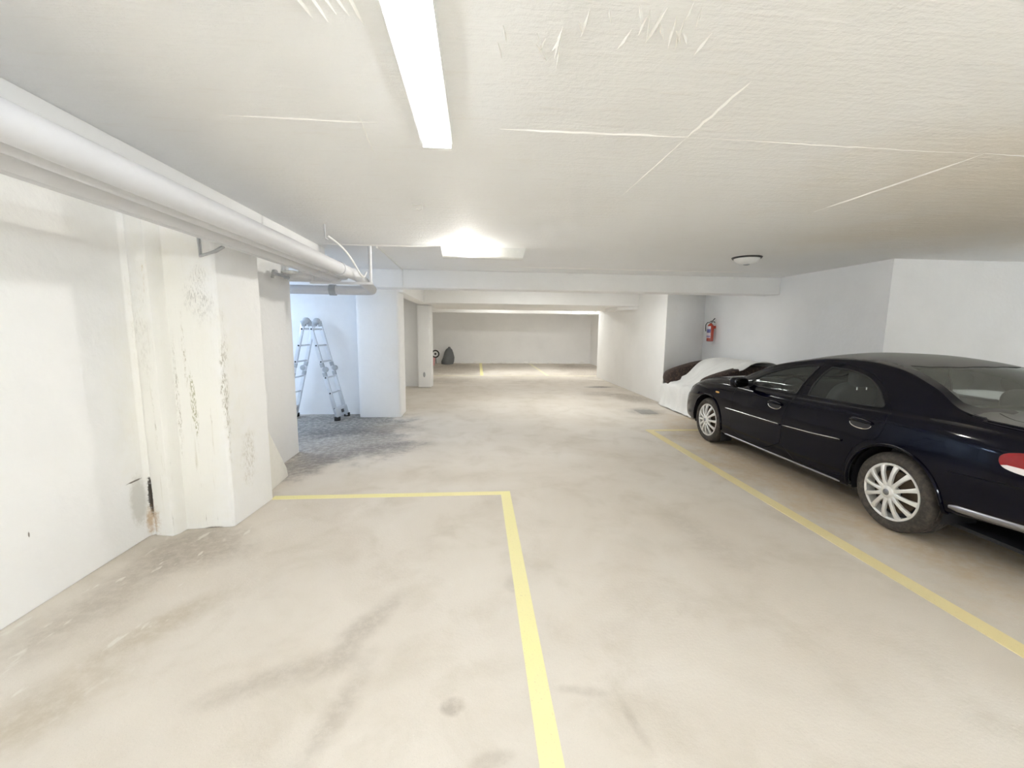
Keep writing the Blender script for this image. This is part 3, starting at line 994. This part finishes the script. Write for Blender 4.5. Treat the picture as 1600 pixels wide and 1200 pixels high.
def section0(y):
    w_, zt, zr, xr, zb, zs = W_(y), ZT(y), ZR(y), XRL(y), ZB(y), ZS(y)
    xb = w_ - XB(y)
    hb = zb - zs
    g = max(zr - zb, .015)
    sl = min(1.0, g / .25)
    p = [(w_ - .13, zs), (w_ - .035, zs + .02 * hb + .01), (w_ - .008, zs + .16 * hb), (w_ + .0, zs + .36 * hb), (w_ - .002, zs + .58 * hb), (w_ - .014, zs + .78 * hb), (w_ - .045, zs + .94 * hb), (xb, zb)]
    dx = xb - xr
    for a in (.33, .66, .88):
        p.append((xb - dx * (a ** (1 + .55 * sl)), zb + g * a ** (1 - .12 * (1 - sl))))
    p.append((xr, zr))
    p.append((xr * .80, zr + (zt - zr) * .42))
    p.append((xr * .42, zr + (zt - zr) * .84))
    p.append((0.0, zt))
    return [(float(a), float(b)) for a, b in p]


NP = 15
SMAX = NP - 1


def P(y, s):
    p = section(y)
    i = int(min(max(s, 0), SMAX - 1e-6))
    t_ = s - i
    a = p[i - 1] if i > 0 else (2 * p[0][0] - p[1][0], 2 * p[0][1] - p[1][1])
    b, c_ = p[i], p[i + 1]
    d = p[i + 2] if i + 2 < NP else (-p[NP - 2][0], p[NP - 2][1])
    t2, t3 = t_ * t_, t_ * t_ * t_
    q = [.5 * (2 * b[k] + (c_[k] - a[k]) * t_ + (2 * a[k] - 5 * b[k] + 4 * c_[k] - d[k]) * t2 + (3 * b[k] - a[k] - 3 * c_[k] + d[k]) * t3) for k in (0, 1)]
    return Vector((-max(q[0], 0), y, q[1]))


def Nrm(y, s):
    e1 = .008
    e2 = .03
    y0, y1 = max(YMIN, y - e1), min(YMAX, y + e1)
    s0, s1 = max(0, s - e2), min(SMAX, s + e2)
    du = P(y1, s) - P(y0, s)
    dv = P(y, s1) - P(y, s0)
    if s > SMAX - .02:
        dv = Vector((1, 0, 0))
    n = dv.cross(du)
    if n.length < 1e-9:
        return Vector((-1, 0, 0))
    n.normalize()
    if n.x > .05 or (n.z < -.5 and s > 3):
        n = -n
    return n


def s_of_z(y, z):
    lo, hi = 0.0, 11.0
    for _ in range(30):
        md = (lo + hi) / 2
        if P(y, md).z < z:
            lo = md
        else:
            hi = md
    return (lo + hi) / 2


def s_of_x(y, x):
    lo, hi = 7.0, float(SMAX)
    for _ in range(30):
        md = (lo + hi) / 2
        if -P(y, md).x > x:
            lo = md
        else:
            hi = md
    return (lo + hi) / 2


# arc-length like scale of s so that the 2-d triangulation is even
pm = section(.8)
cum = [0.0]
for i in range(NP - 1):
    cum.append(cum[-1] + max(.03, math.dist(pm[i + 1], pm[i])))


def s2v(s):
    return float(np.interp(s, range(NP), cum))


def v2s(v):
    return float(np.interp(v, cum, range(NP)))


VMAX = cum[-1]


def dens(poly, step=.03, closed=True):
    out = []
    n = len(poly)
    for i in range(n if closed else n - 1):
        a, b = poly[i], poly[(i + 1) % n]
        k = max(1, int(math.dist(a, b) / step))
        for j in range(k):
            out.append((a[0] + (b[0] - a[0]) * j / k, a[1] + (b[1] - a[1]) * j / k))
    if not closed:
        out.append(poly[-1])
    return out


def inset(poly, d):
    n = len(poly)
    area = sum(poly[i][0] * poly[(i + 1) % n][1] - poly[(i + 1) % n][0] * poly[i][1] for i in range(n))
    sg = 1 if area > 0 else -1
    out = []
    for i in range(n):
        a, b, c_ = poly[i - 1], poly[i], poly[(i + 1) % n]
        d1 = Vector((b[0] - a[0], b[1] - a[1]))
        d2 = Vector((c_[0] - b[0], c_[1] - b[1]))
        tn = (d1.normalized() + d2.normalized())
        tn = tn.normalized() if tn.length > 1e-6 else d2.normalized()
        out.append((b[0] - tn.y * d * sg, b[1] + tn.x * d * sg))
    return out


def side(poly, it=0, step=.03):
    if it:
        poly = chaikin(poly, it)
    return [(y, s2v(s_of_z(y, z))) for y, z in dens(poly, step)]


def top(poly, step=.03):
    return [(y, s2v(s_of_x(y, x)) if x > 1e-4 else VMAX) for y, x in dens(poly, step)]


def inside(pt, poly):
    x, y = pt
    r = False
    n = len(poly)
    j = n - 1
    for i in range(n):
        xi, yi = poly[i]
        xj, yj = poly[j]
        if (yi > y) != (yj > y) and x < (xj - xi) * (y - yi) / (yj - yi) + xi:
            r = not r
        j = i
    return r


win_f = [(2.03, .950), (1.90, 1.035), (1.77, 1.098), (1.58, 1.160), (1.39, 1.200), (1.19, 1.218), (1.175, 1.205), (1.255, .925), (1.28, .912), (1.69, .917), (2.0, .925), (2.05, .935)]
win_r = [(1.06, 1.212), (.95, 1.215), (.83, 1.211), (.70, 1.193), (.60, 1.168), (.485, 1.117), (.39, 1.055), (.325, .985), (.32, .955), (.345, .945), (.7, .930), (1.10, .924), (1.115, .935)]
door_f = [(2.20, .26), (2.23, .60), (2.20, .86), (2.12, .955), (1.90, 1.085), (1.58, 1.205), (1.20, 1.262), (1.135, 1.25), (1.215, .93), (1.30, .72), (1.318, .26)]
door_r = [(1.306, .26), (1.29, .72), (1.205, .93), (1.125, 1.25), (1.05, 1.262), (.83, 1.252), (.62, 1.212), (.45, 1.14), (.30, 1.03), (.245, .95), (.215, .83), (.25, .70), (.34, .665), (.43, .60), (.49, .50), (.52, .40), (.53, .26)]
arch = lambda ya, r: [(ya + r * math.cos(a), max(R_TY - .005 + r * math.sin(a), .10)) for a in [2 * PI * i / 48 for i in range(48)]]
tail = [(-.52, .815), (-.60, .845), (-.80, .875), (-1.02, .87), (-1.098, .84), (-1.098, .70), (-.95, .70), (-.70, .71), (-.56, .725), (-.52, .76)]
head = [(3.40, .70), (3.52, .685), (3.66, .635), (3.77, .565), (3.795, .51), (3.70, .535), (3.50, .60), (3.36, .655)]

R_ = {}
R_['win_f'] = side(win_f, 1)
R_['win_r'] = side(win_r, 1)
R_['door_f_o'] = side(door_f, 1)
R_['door_r_o'] = side(door_r, 1)
R_['door_f'] = inset(R_['door_f_o'], .0045)
R_['door_r'] = inset(R_['door_r_o'], .0045)


def archpoly(ya, r):
    out = []
    for i in range(45):
        a = math.radians(-42) + math.radians(264) * i / 44
        y, z = ya + r * math.cos(a), R_TY - .005 + r * math.sin(a)
        z = max(z, float(ZS(y)) + .001)
        out.append((y, s2v(s_of_z(y, z))))
    y0, y1 = out[0][0], out[-1][0]
    out += [(y1, 0.0)] + [(y1 + (y0 - y1) * k / 8, 0.0) for k in range(1, 8)] + [(y0, 0.0)]
    return out


R_['arch_r'] = archpoly(AX_R, .372)
R_['arch_f'] = archpoly(AX_F, .370)
R_['tail'] = side(tail, 2)
R_['head'] = side(head, 2)
# glass of windscreen and rear window: half outlines in (y, |x|), closed on the centre line
ws = [(2.43, 0.0), (2.40, .30), (2.34, .52), (2.27, .635), (2.18, .635), (1.80, .585), (1.52, .545), (1.42, .50), (1.38, .30), (1.36, 0.0)]
bl = [(.20, 0.0), (.24, .25), (.33, .42), (.42, .495), (.33, .53), (.08, .585), (-.12, .635), (-.20, .62), (-.33, .42), (-.40, .2), (-.42, 0.0)]
R_['ws'] = top(ws)
R_['bl'] = top(bl)


def strip(pts, wd=.006):
    L = [(p[0], p[1]) for p in pts]
    a, b = [], []
    for i, p in enumerate(L):
        q, o = L[min(i + 1, len(L) - 1)], L[max(i - 1, 0)]
        d = Vector((q[0] - o[0], q[1] - o[1])).normalized()
        a.append((p[0] - d.y * wd / 2, p[1] + d.x * wd / 2))
        b.append((p[0] + d.y * wd / 2, p[1] - d.x * wd / 2))
    return a + b[::-1]


hood_line = top([(2.46, .60), (2.52, .70), (2.70, .725), (3.0, .715), (3.3, .675), (3.5, .60), (3.62, .45), (3.66, .2), (3.67, .01)], .04)[:-1]
R_['gap_hood'] = strip([h for h in hood_line if h[1] < VMAX - .001][:40], .006)
trunk = [(y, s2v(s_of_x(y, x))) for y, x in dens([(-.30, .60), (-.42, .645), (-.7, .665), (-.95, .645), (-1.04, .60)], .04, False)]
R_['gap_trunk'] = strip(trunk, .006)
bump_line = [(y, s2v(s_of_z(y, z))) for y, z in dens([(-.27, .615), (-.5, .63), (-.8, .66), (-1.0, .68), (-1.09, .685)], .04, False)]
R_['gap_bumper'] = strip(bump_line, .004)

verts, edges = [], []
for k_, poly in R_.items():
    o = len(verts)
    poly = [(min(max(y, YMIN), YMAX), min(max(v, 0), VMAX)) for y, v in poly]
    R_[k_] = poly
    verts += [Vector(p) for p in poly]
    edges += [(o + i, o + (i + 1) % len(poly)) for i in range(len(poly))]
NY, NV = 120, 64
jy = np.linspace(YMIN, YMAX, NY)
jv = np.linspace(0, VMAX, NV)
# domain border plus the inner grid
for y in jy:
    for v in jv:
        verts.append(Vector((float(y), float(v))))
cv, ce, cf, _, _, _ = delaunay_2d_cdt(verts, edges, [], 0, 1e-5)
P3, N3 = [], []
for v in cv:
    y, s = min(max(v.x, YMIN), YMAX), min(max(v2s(v.y), 0), SMAX)
    P3.append(P(y, s))
    N3.append(Nrm(y, s))

boxes = {k_: (min(p[0] for p in q), max(p[0] for p in q), min(p[1] for p in q), max(p[1] for p in q)) for k_, q in R_.items()}


def hit(k_, c_):
    b = boxes[k_]
    return b[0] <= c_[0] <= b[1] and b[2] <= c_[1] <= b[3] and inside(c_, R_[k_])


regions = {}
for f in cf:
    c_ = (sum(cv[i].x for i in f) / 3, sum(cv[i].y for i in f) / 3)
    a, b, d = (cv[i] for i in f)
    if abs((b.x - a.x) * (d.y - a.y) - (d.x - a.x) * (b.y - a.y)) < 1e-10:
        continue
    reg = 'body'
    if hit('arch_r', c_) or hit('arch_f', c_):
        reg = 'hole'
    elif hit('win_f', c_):
        reg = 'win_f'
    elif hit('win_r', c_):
        reg = 'win_r'
    elif hit('door_f', c_):
        reg = 'door_f'
    elif hit('door_r', c_):
        reg = 'door_r'
    elif hit('door_f_o', c_) or hit('door_r_o', c_):
        reg = 'gap'
    elif hit('ws', c_):
        reg = 'ws'
    elif hit('bl', c_):
        reg = 'bl'
    elif hit('tail', c_):
        reg = 'tail'
    elif hit('head', c_):
        reg = 'head'
    elif hit('gap_hood', c_) or hit('gap_trunk', c_) or hit('gap_bumper', c_):
        reg = 'gap'
    regions.setdefault(reg, []).append(f)


def skin(name, faces, mat, parent, sides=(1, -1), off=0.0, label=None, mats=None, pick=None):
    vs, fs, ns, mi = [], [], [], []
    for sd in sides:
        mp = {}
        for f in faces:
            q = []
            for i in f:
                if i not in mp:
                    mp[i] = len(vs)
                    n = N3[i]
                    p = P3[i] + n * off
                    vs.append((p.x * sd, p.y, p.z))
                    ns.append((n.x * sd, n.y, n.z))
                q.append(mp[i])
            a, b, c_ = (Vector(vs[i]) for i in q)
            if (b - a).cross(c_ - a).dot(Vector(ns[q[0]]) + Vector(ns[q[1]]) + Vector(ns[q[2]])) < 0:
                q = q[::-1]
            fs.append(tuple(q))
            if pick:
                mi.append(pick(sum(P3[i].z for i in f) / 3, sum(P3[i].y for i in f) / 3))
    me = bpy.data.meshes.new(name)
    me.from_pydata(vs, [], fs)
    for mm_ in (mats or [mat]):
        me.materials.append(MATS[mm_])
    if mi:
        for pl, k_ in zip(me.polygons, mi):
            pl.material_index = k_
    me.shade_smooth()
    me.normals_split_custom_set_from_vertices(ns)
    return link(name, me, parent, label=label)


car = empty('car', (CARX, CARY, 0), 'glossy black four-door saloon car with silver alloy wheels', 'car')
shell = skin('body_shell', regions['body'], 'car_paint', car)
# closed nose and tail
for yy, nm in ((YMIN, 'rear_panel'), (YMAX, 'front_panel')):
    sec = [P(yy, SMAX * i / 60) for i in range(61)]
    pts = sec + [Vector((-p.x, p.y, p.z)) for p in sec[-2::-1]]
    sg = -1 if yy < 0 else 1
    cz = sum(p.z for p in pts) / len(pts)
    vs, fs = [], []
    for k_, (q, dy) in enumerate(((1, 0), (.985, .012), (.93, .022), (.6, .03), (.2, .033))):
        vs += [(p.x * q, yy + sg * dy, cz + (p.z - cz) * q) for p in pts]
    n = len(pts)
    for k_ in range(4):
        fs += [(k_ * n + i, k_ * n + (i + 1) % n, (k_ + 1) * n + (i + 1) % n, (k_ + 1) * n + i) for i in range(n)]
    fs.append(tuple(range(4 * n, 5 * n)))
    MB().add(vs, fs).build(nm, 'car_paint', car, smooth=True, angle=60)
inner = [f for r in ('body', 'gap', 'door_f', 'door_r', 'tail', 'head') for f in regions.get(r, [])]
skin('inner_lining', inner, 'car_inner', car, off=-.022)
skin('windscreen', regions['ws'], 'car_glass', car, off=-.004)
skin('rear_window', regions['bl'], 'rear_glass', car, off=-.004)
for sd in (1, -1):
    skin('tail_lamp', regions['tail'], 'lamp_red', car, (sd,), off=-.002, mats=['lamp_red', 'lamp_clear'], pick=lambda z, y: 1 if z < .748 else 0, label='red lamp with a pale lower strip')
    skin('head_lamp', regions['head'], 'head_lamp', car, (sd,), off=-.003)


def on_side(y, z, off, sd=1):
    s = s_of_z(y, z)
    p = P(y, s) + Nrm(y, s) * off
    return Vector((p.x * sd, p.y, p.z))


def ribbon(name, pts, hw, off, mat, parent, sd=1, label=None):
    """raised strip along the side: pts (y, z), half width hw"""
    vs, fs = [], []
    pts = dens(pts, .05, False)
    k_ = len(pts)
    for i, (y, z) in enumerate(pts):
        e = 1 if 0 < i < k_ - 1 else .5
        for dz, o in ((-hw * e, -.002), (-hw * e * .8, off * .8), (0, off), (hw * e * .8, off * .8), (hw * e, -.002)):
            vs.append(on_side(y, z + dz, o, sd))
    for i in range(k_ - 1):
        for j in range(4):
            fs.append((i * 5 + j, i * 5 + j + 1, (i + 1) * 5 + j + 1, (i + 1) * 5 + j))
    return MB().add(vs, fs).build(name, mat, parent, smooth=True, angle=70, label=label)


doors = {}
for sd in (1, -1):
    for nm, dk, wk, hy, hz in (('front', 'door_f', 'win_f', 1.455, .775), ('rear', 'door_r', 'win_r', .425, .803)):
        d = skin('door', regions[dk], 'car_paint', car, (sd,))
        skin('door_window', regions[wk], 'car_glass', d, (sd,), off=-.006)
        # window rubber
        base = side(win_f if nm == 'front' else win_r, 1, .02)
        fr_ = []
        for y, v in base + base[:1]:
            s = v2s(v)
            p = P(y, s) + Nrm(y, s) * .0
            fr_.append((p.x * sd, p.y, p.z))
        MB().tube(fr_, .006, 6, False).build('window_seal', 'car_trim', d, smooth=True)
        # recessed cup and pull handle
        cup = [on_side(hy + .095 * math.cos(a), hz - .012 + .034 * math.sin(a), .0015, sd) for a in [2 * PI * i / 24 for i in range(24)]]
        cc = on_side(hy, hz - .012, .0015, sd)
        MB().add(cup + [cc], [(i, (i + 1) % 24, 24) for i in range(24)]).build('handle_cup', 'car_trim', d, smooth=True)
        hp = [on_side(hy + .10 * math.cos(a), hz - .012 + .038 * math.sin(a), .002, sd) for a in [PI + PI * i / 16 for i in range(17)]]
        MB().tube(hp, .0045, 6).build('handle_rim', 'chrome', d, smooth=True, label='bright lower edge of the handle cup')
        bar = [on_side(hy - .10 + .20 * i / 8, hz + .008 + .006 * math.sin(PI * i / 8), .012 + .022 * math.sin(PI * i / 8) ** .6, sd) for i in range(9)]
        MB().tube(bar, [.008, .013, .016, .017, .017, .017, .016, .013, .008], 10).build('handle', 'car_paint', d, smooth=True)
    ribbon('side_moulding', [(2.32, .565), (1.9, .567), (1.335, .572)], .016, .012, 'car_paint', car, sd)
    ribbon('moulding_strip', [(2.31, .572), (1.9, .574), (1.34, .579)], .006, .016, 'chrome', car, sd, 'thin bright strip on the front door')
    ribbon('side_moulding', [(1.285, .572), (.9, .585), (.57, .606)], .016, .012, 'car_paint', car, sd)
    ribbon('moulding_strip', [(1.28, .579), (.9, .592), (.575, .613)], .006, .016, 'chrome', car, sd, 'thin bright strip on the rear door')
    ribbon('sill_highlight', [(2.33, .222), (1.4, .226), (.56, .232)], .009, .007, 'satin_silver', car, sd, 'thin grey strip drawn as the highlight along the sill edge')  # highlight on the sill edge put in as a silver strip
    ribbon('bumper_glint', [(-.30, .375), (-.5, .385), (-.75, .40), (-1.0, .415)], .024, .010, 'satin_silver', car, sd, 'bright strip drawn for floor light along the lower rear bumper')  # floor light caught by the bumper, put in as a silver strip
    # wheel arch lips and side reflector
    for ya, r in ((AX_R, .372), (AX_F, .370)):
        pts = []
        for i in range(41):
            a = math.radians(-8) + math.radians(196) * i / 40
            y, z = ya + r * math.cos(a), R_TY - .005 + r * math.sin(a)
            z = max(z, float(ZS(y)) + .01)
            pts.append(on_side(y, z, .004, sd))
        MB().tube(pts, .011, 8).build('arch_lip', 'car_paint', car, smooth=True)
        # inner well
        vs, fs = [], []
        for i in range(33):
            a = math.radians(-15) + math.radians(210) * i / 32
            for x, q in ((-.845, .985), (-.56, .985), (-.56, .3)):
                vs.append((x * sd, ya + r * q * math.cos(a), R_TY - .005 + r * q * math.sin(a)))
        for i in range(32):
            for j in range(2):
                fs.append((i * 3 + j, i * 3 + j + 1, i * 3 + j + 4, i * 3 + j + 3))
        MB().add(vs, fs).build('wheel_well', 'car_trim', car, smooth=True)
    MB().superell(on_side(2.56, .74, .002, sd), (.008, .045, .014), .8, 16, 8).build('side_repeater', 'lamp_amber', car, smooth=True)
    # door mirror
    mr = MB().superell((-.985 * sd, 1.955, .955), (.105, .062, .068), .75, 24, 14).build('door_mirror', 'car_paint', car, smooth=True)
    MB().superell((-.985 * sd, 1.900, .955), (.088, .010, .052), .6, 24, 10).build('mirror_glass', 'mirror_dark', mr, smooth=True)
    MB().tube([(-.80 * sd, 1.99, .925), (-.90 * sd, 1.97, .93)], [.035, .025], 10).build('mirror_stalk', 'car_trim', mr, smooth=True)
    # mud flap behind the front wheel
    MB().obox((-.80 * sd, AX_F - .375, .165), (.075, 0, 0), (0, .006, 0), (0, 0, .06)).build('mud_flap', 'car_trim', car, bevel=.004)

# underside, dashboard, shelf
MB().box((-.72, -.95, .19), (.72, 3.5, .215)).build('floor_pan', 'car_trim', car)
MB().superell((0, 2.16, .80), (.70, .30, .17), .5, 28, 12).build('dashboard', 'car_inner', car, smooth=True)
MB().box((-.60, -.30, .86), (.60, .28, .895)).build('parcel_shelf', 'car_inner', car, bevel=.01)
sw = [(-.36 + .18 * math.cos(a), 1.80 + .07 * math.sin(a), .86 + .17 * math.sin(a)) for a in [2 * PI * i / 32 for i in range(33)]]
st = MB().tube(sw, .014, 8, False).build('steering_wheel', 'car_trim', car, smooth=True)
MB().tube([(-.36, 1.80, .86), (-.36, 2.05, .76)], .03, 10).build('steering_column', 'car_trim', st, smooth=True)


def seat(x, y, name='seat'):
    s = MB().superell((x, y, .44), (.25, .27, .13), .5, 24, 12).build(name, 'seat_fabric', car, smooth=True)
    b = MB().superell((0, 0, 0), (.245, .085, .33), .55, 24, 14)
    b.v = [(x + p[0], y - .30 + p[1] - .33 * (p[2] + .33) * .9, .74 + p[2]) for p in b.v]
    b.build('backrest', 'seat_fabric', s, smooth=True)
    h = MB().superell((x, y - .55, 1.115), (.135, .06, .09), .6, 20, 12).build('headrest', 'seat_fabric', s, smooth=True)
    for q in (-.05, .05):
        MB().tube([(x + q, y - .55, 1.0), (x + q, y - .55, 1.06)], .007, 6).build('headrest_post', 'chrome', s, smooth=True)


seat(-.36, 1.52)
seat(.36, 1.52)
rs_ = MB().superell((0, .62, .42), (.64, .27, .13), .4, 28, 12).build('rear_seat', 'seat_fabric', car, smooth=True)
b = MB().superell((0, 0, 0), (.64, .09, .32), .4, 28, 14)
b.v = [(p[0], .38 + p[1] - .30 * (p[2] + .32), .66 + p[2]) for p in b.v]
b.build('backrest', 'seat_fabric', rs_, smooth=True)
for x in (-.36, .36):
    MB().superell((x, .27, 1.0), (.145, .065, .105), .75, 20, 12).build('headrest', 'seat_fabric', rs_, smooth=True)


# wheels
def spoke_mesh():
    mb = MB()
    prof = [(.045, .020, -.028), (.09, .0135, -.034), (.15, .013, -.030), (.195, .017, -.016), (.212, .020, -.008)]
    vs, fs = [], []
    for r, hw, x in prof:
        vs += [(x + .022, -hw, r), (x + .004, -hw, r), (x, -hw * .45, r), (x, hw * .45, r), (x + .004, hw, r), (x + .022, hw, r)]
    for i in range(len(prof) - 1):
        for j in range(6):
            fs.append((i * 6 + j, i * 6 + (j + 1) % 6, (i + 1) * 6 + (j + 1) % 6, (i + 1) * 6 + j))
    fs += [tuple(range(6)), tuple(range(24, 30))[::-1]]
    me = bpy.data.meshes.new('spoke')
    me.from_pydata(vs, [], fs)
    bm = bmesh.new()
    bm.from_mesh(me)
    bmesh.ops.recalc_face_normals(bm, faces=bm.faces)
    bm.to_mesh(me)
    bm.free()
    me.shade_smooth()
    me.set_sharp_from_angle(angle=math.radians(50))
    me.materials.append(MATS['alloy'])
    return me


SP = spoke_mesh()


def wheel(ya, sd):
    R = R_TY
    # x negative is outwards, face plane at x = 0 of the wheel, tread goes inwards to +.2
    prof = [(.02, .218), (-.002, .228), (-.012, .245), (-.014, .265), (-.006, .288), (.012, R - .008), (.03, R - .001), (.055, R), (.057, R - .007), (.066, R - .007), (.068, R), (.098, R), (.1, R - .007), (.11, R - .007), (.112, R), (.145, R), (.147, R - .007), (.156, R - .007), (.158, R), (.182, R - .001), (.20, R - .012), (.212, .285), (.214, .25), (.2, .22)]
    wl = MB().lathe(prof, 'x', (0, 0, 0), 64, close=True).build('wheel', 'tyre_rubber', car, smooth=True, angle=50, label='black tyre on a twelve-spoke silver alloy rim')
    wl.location = (-.862 * sd, ya, R)
    wl.rotation_euler = (.13 * ya + .1, 0, 0 if sd == 1 else PI)
    MB().lathe([(.03, .200), (.0, .206), (-.004, .213), (-.003, .224), (.004, .2275), (.03, .2275), (.19, .225), (.19, .205)], 'x', (0, 0, 0), 56, close=True).build('rim', 'alloy', wl, smooth=True, angle=40)
    MB().lathe([(-.040, .012), (-.038, .034), (-.030, .050), (-.010, .060), (.02, .062)], 'x', (0, 0, 0), 32).build('hub_cap', 'alloy', wl, smooth=True, angle=50)
    MB().lathe([(-.0425, .008), (-.0415, .022), (-.038, .026)], 'x', (0, 0, 0), 24).build('centre_badge', 'satin_silver', wl, smooth=True)
    MB().lathe([(.045, .05), (.045, .165), (.06, .165), (.06, .05)], 'x', (0, 0, 0), 32, close=True).build('brake_disc', 'brake_rust', wl, smooth=True, angle=40)
    MB().lathe([(.07, .02), (.07, .215), (.075, .215), (.075, .02)], 'x', (0, 0, 0), 32, close=True).build('rim_barrel', 'car_trim', wl, smooth=True, angle=40)
    for i in range(12):
        o = link('spoke', SP, wl)
        o.rotation_euler = (2 * PI * i / 12, 0, 0)


for sd in (1, -1):
    for ya in (AX_R, AX_F):
        wheel(ya, sd)
MB().box((-.26, YMIN - .045, .60), (.26, YMIN - .025, .72)).build('number_plate', 'white_plastic', car, bevel=.003)
MB().tube([(.45, -.9, .30), (.45, -1.16, .29)], .03, 14).build('exhaust_pipe', 'satin_silver', car, smooth=True)
MB().box((-.35, YMAX + .01, .42), (.35, YMAX + .038, .52)).build('grille', 'car_trim', car, bevel=.004)
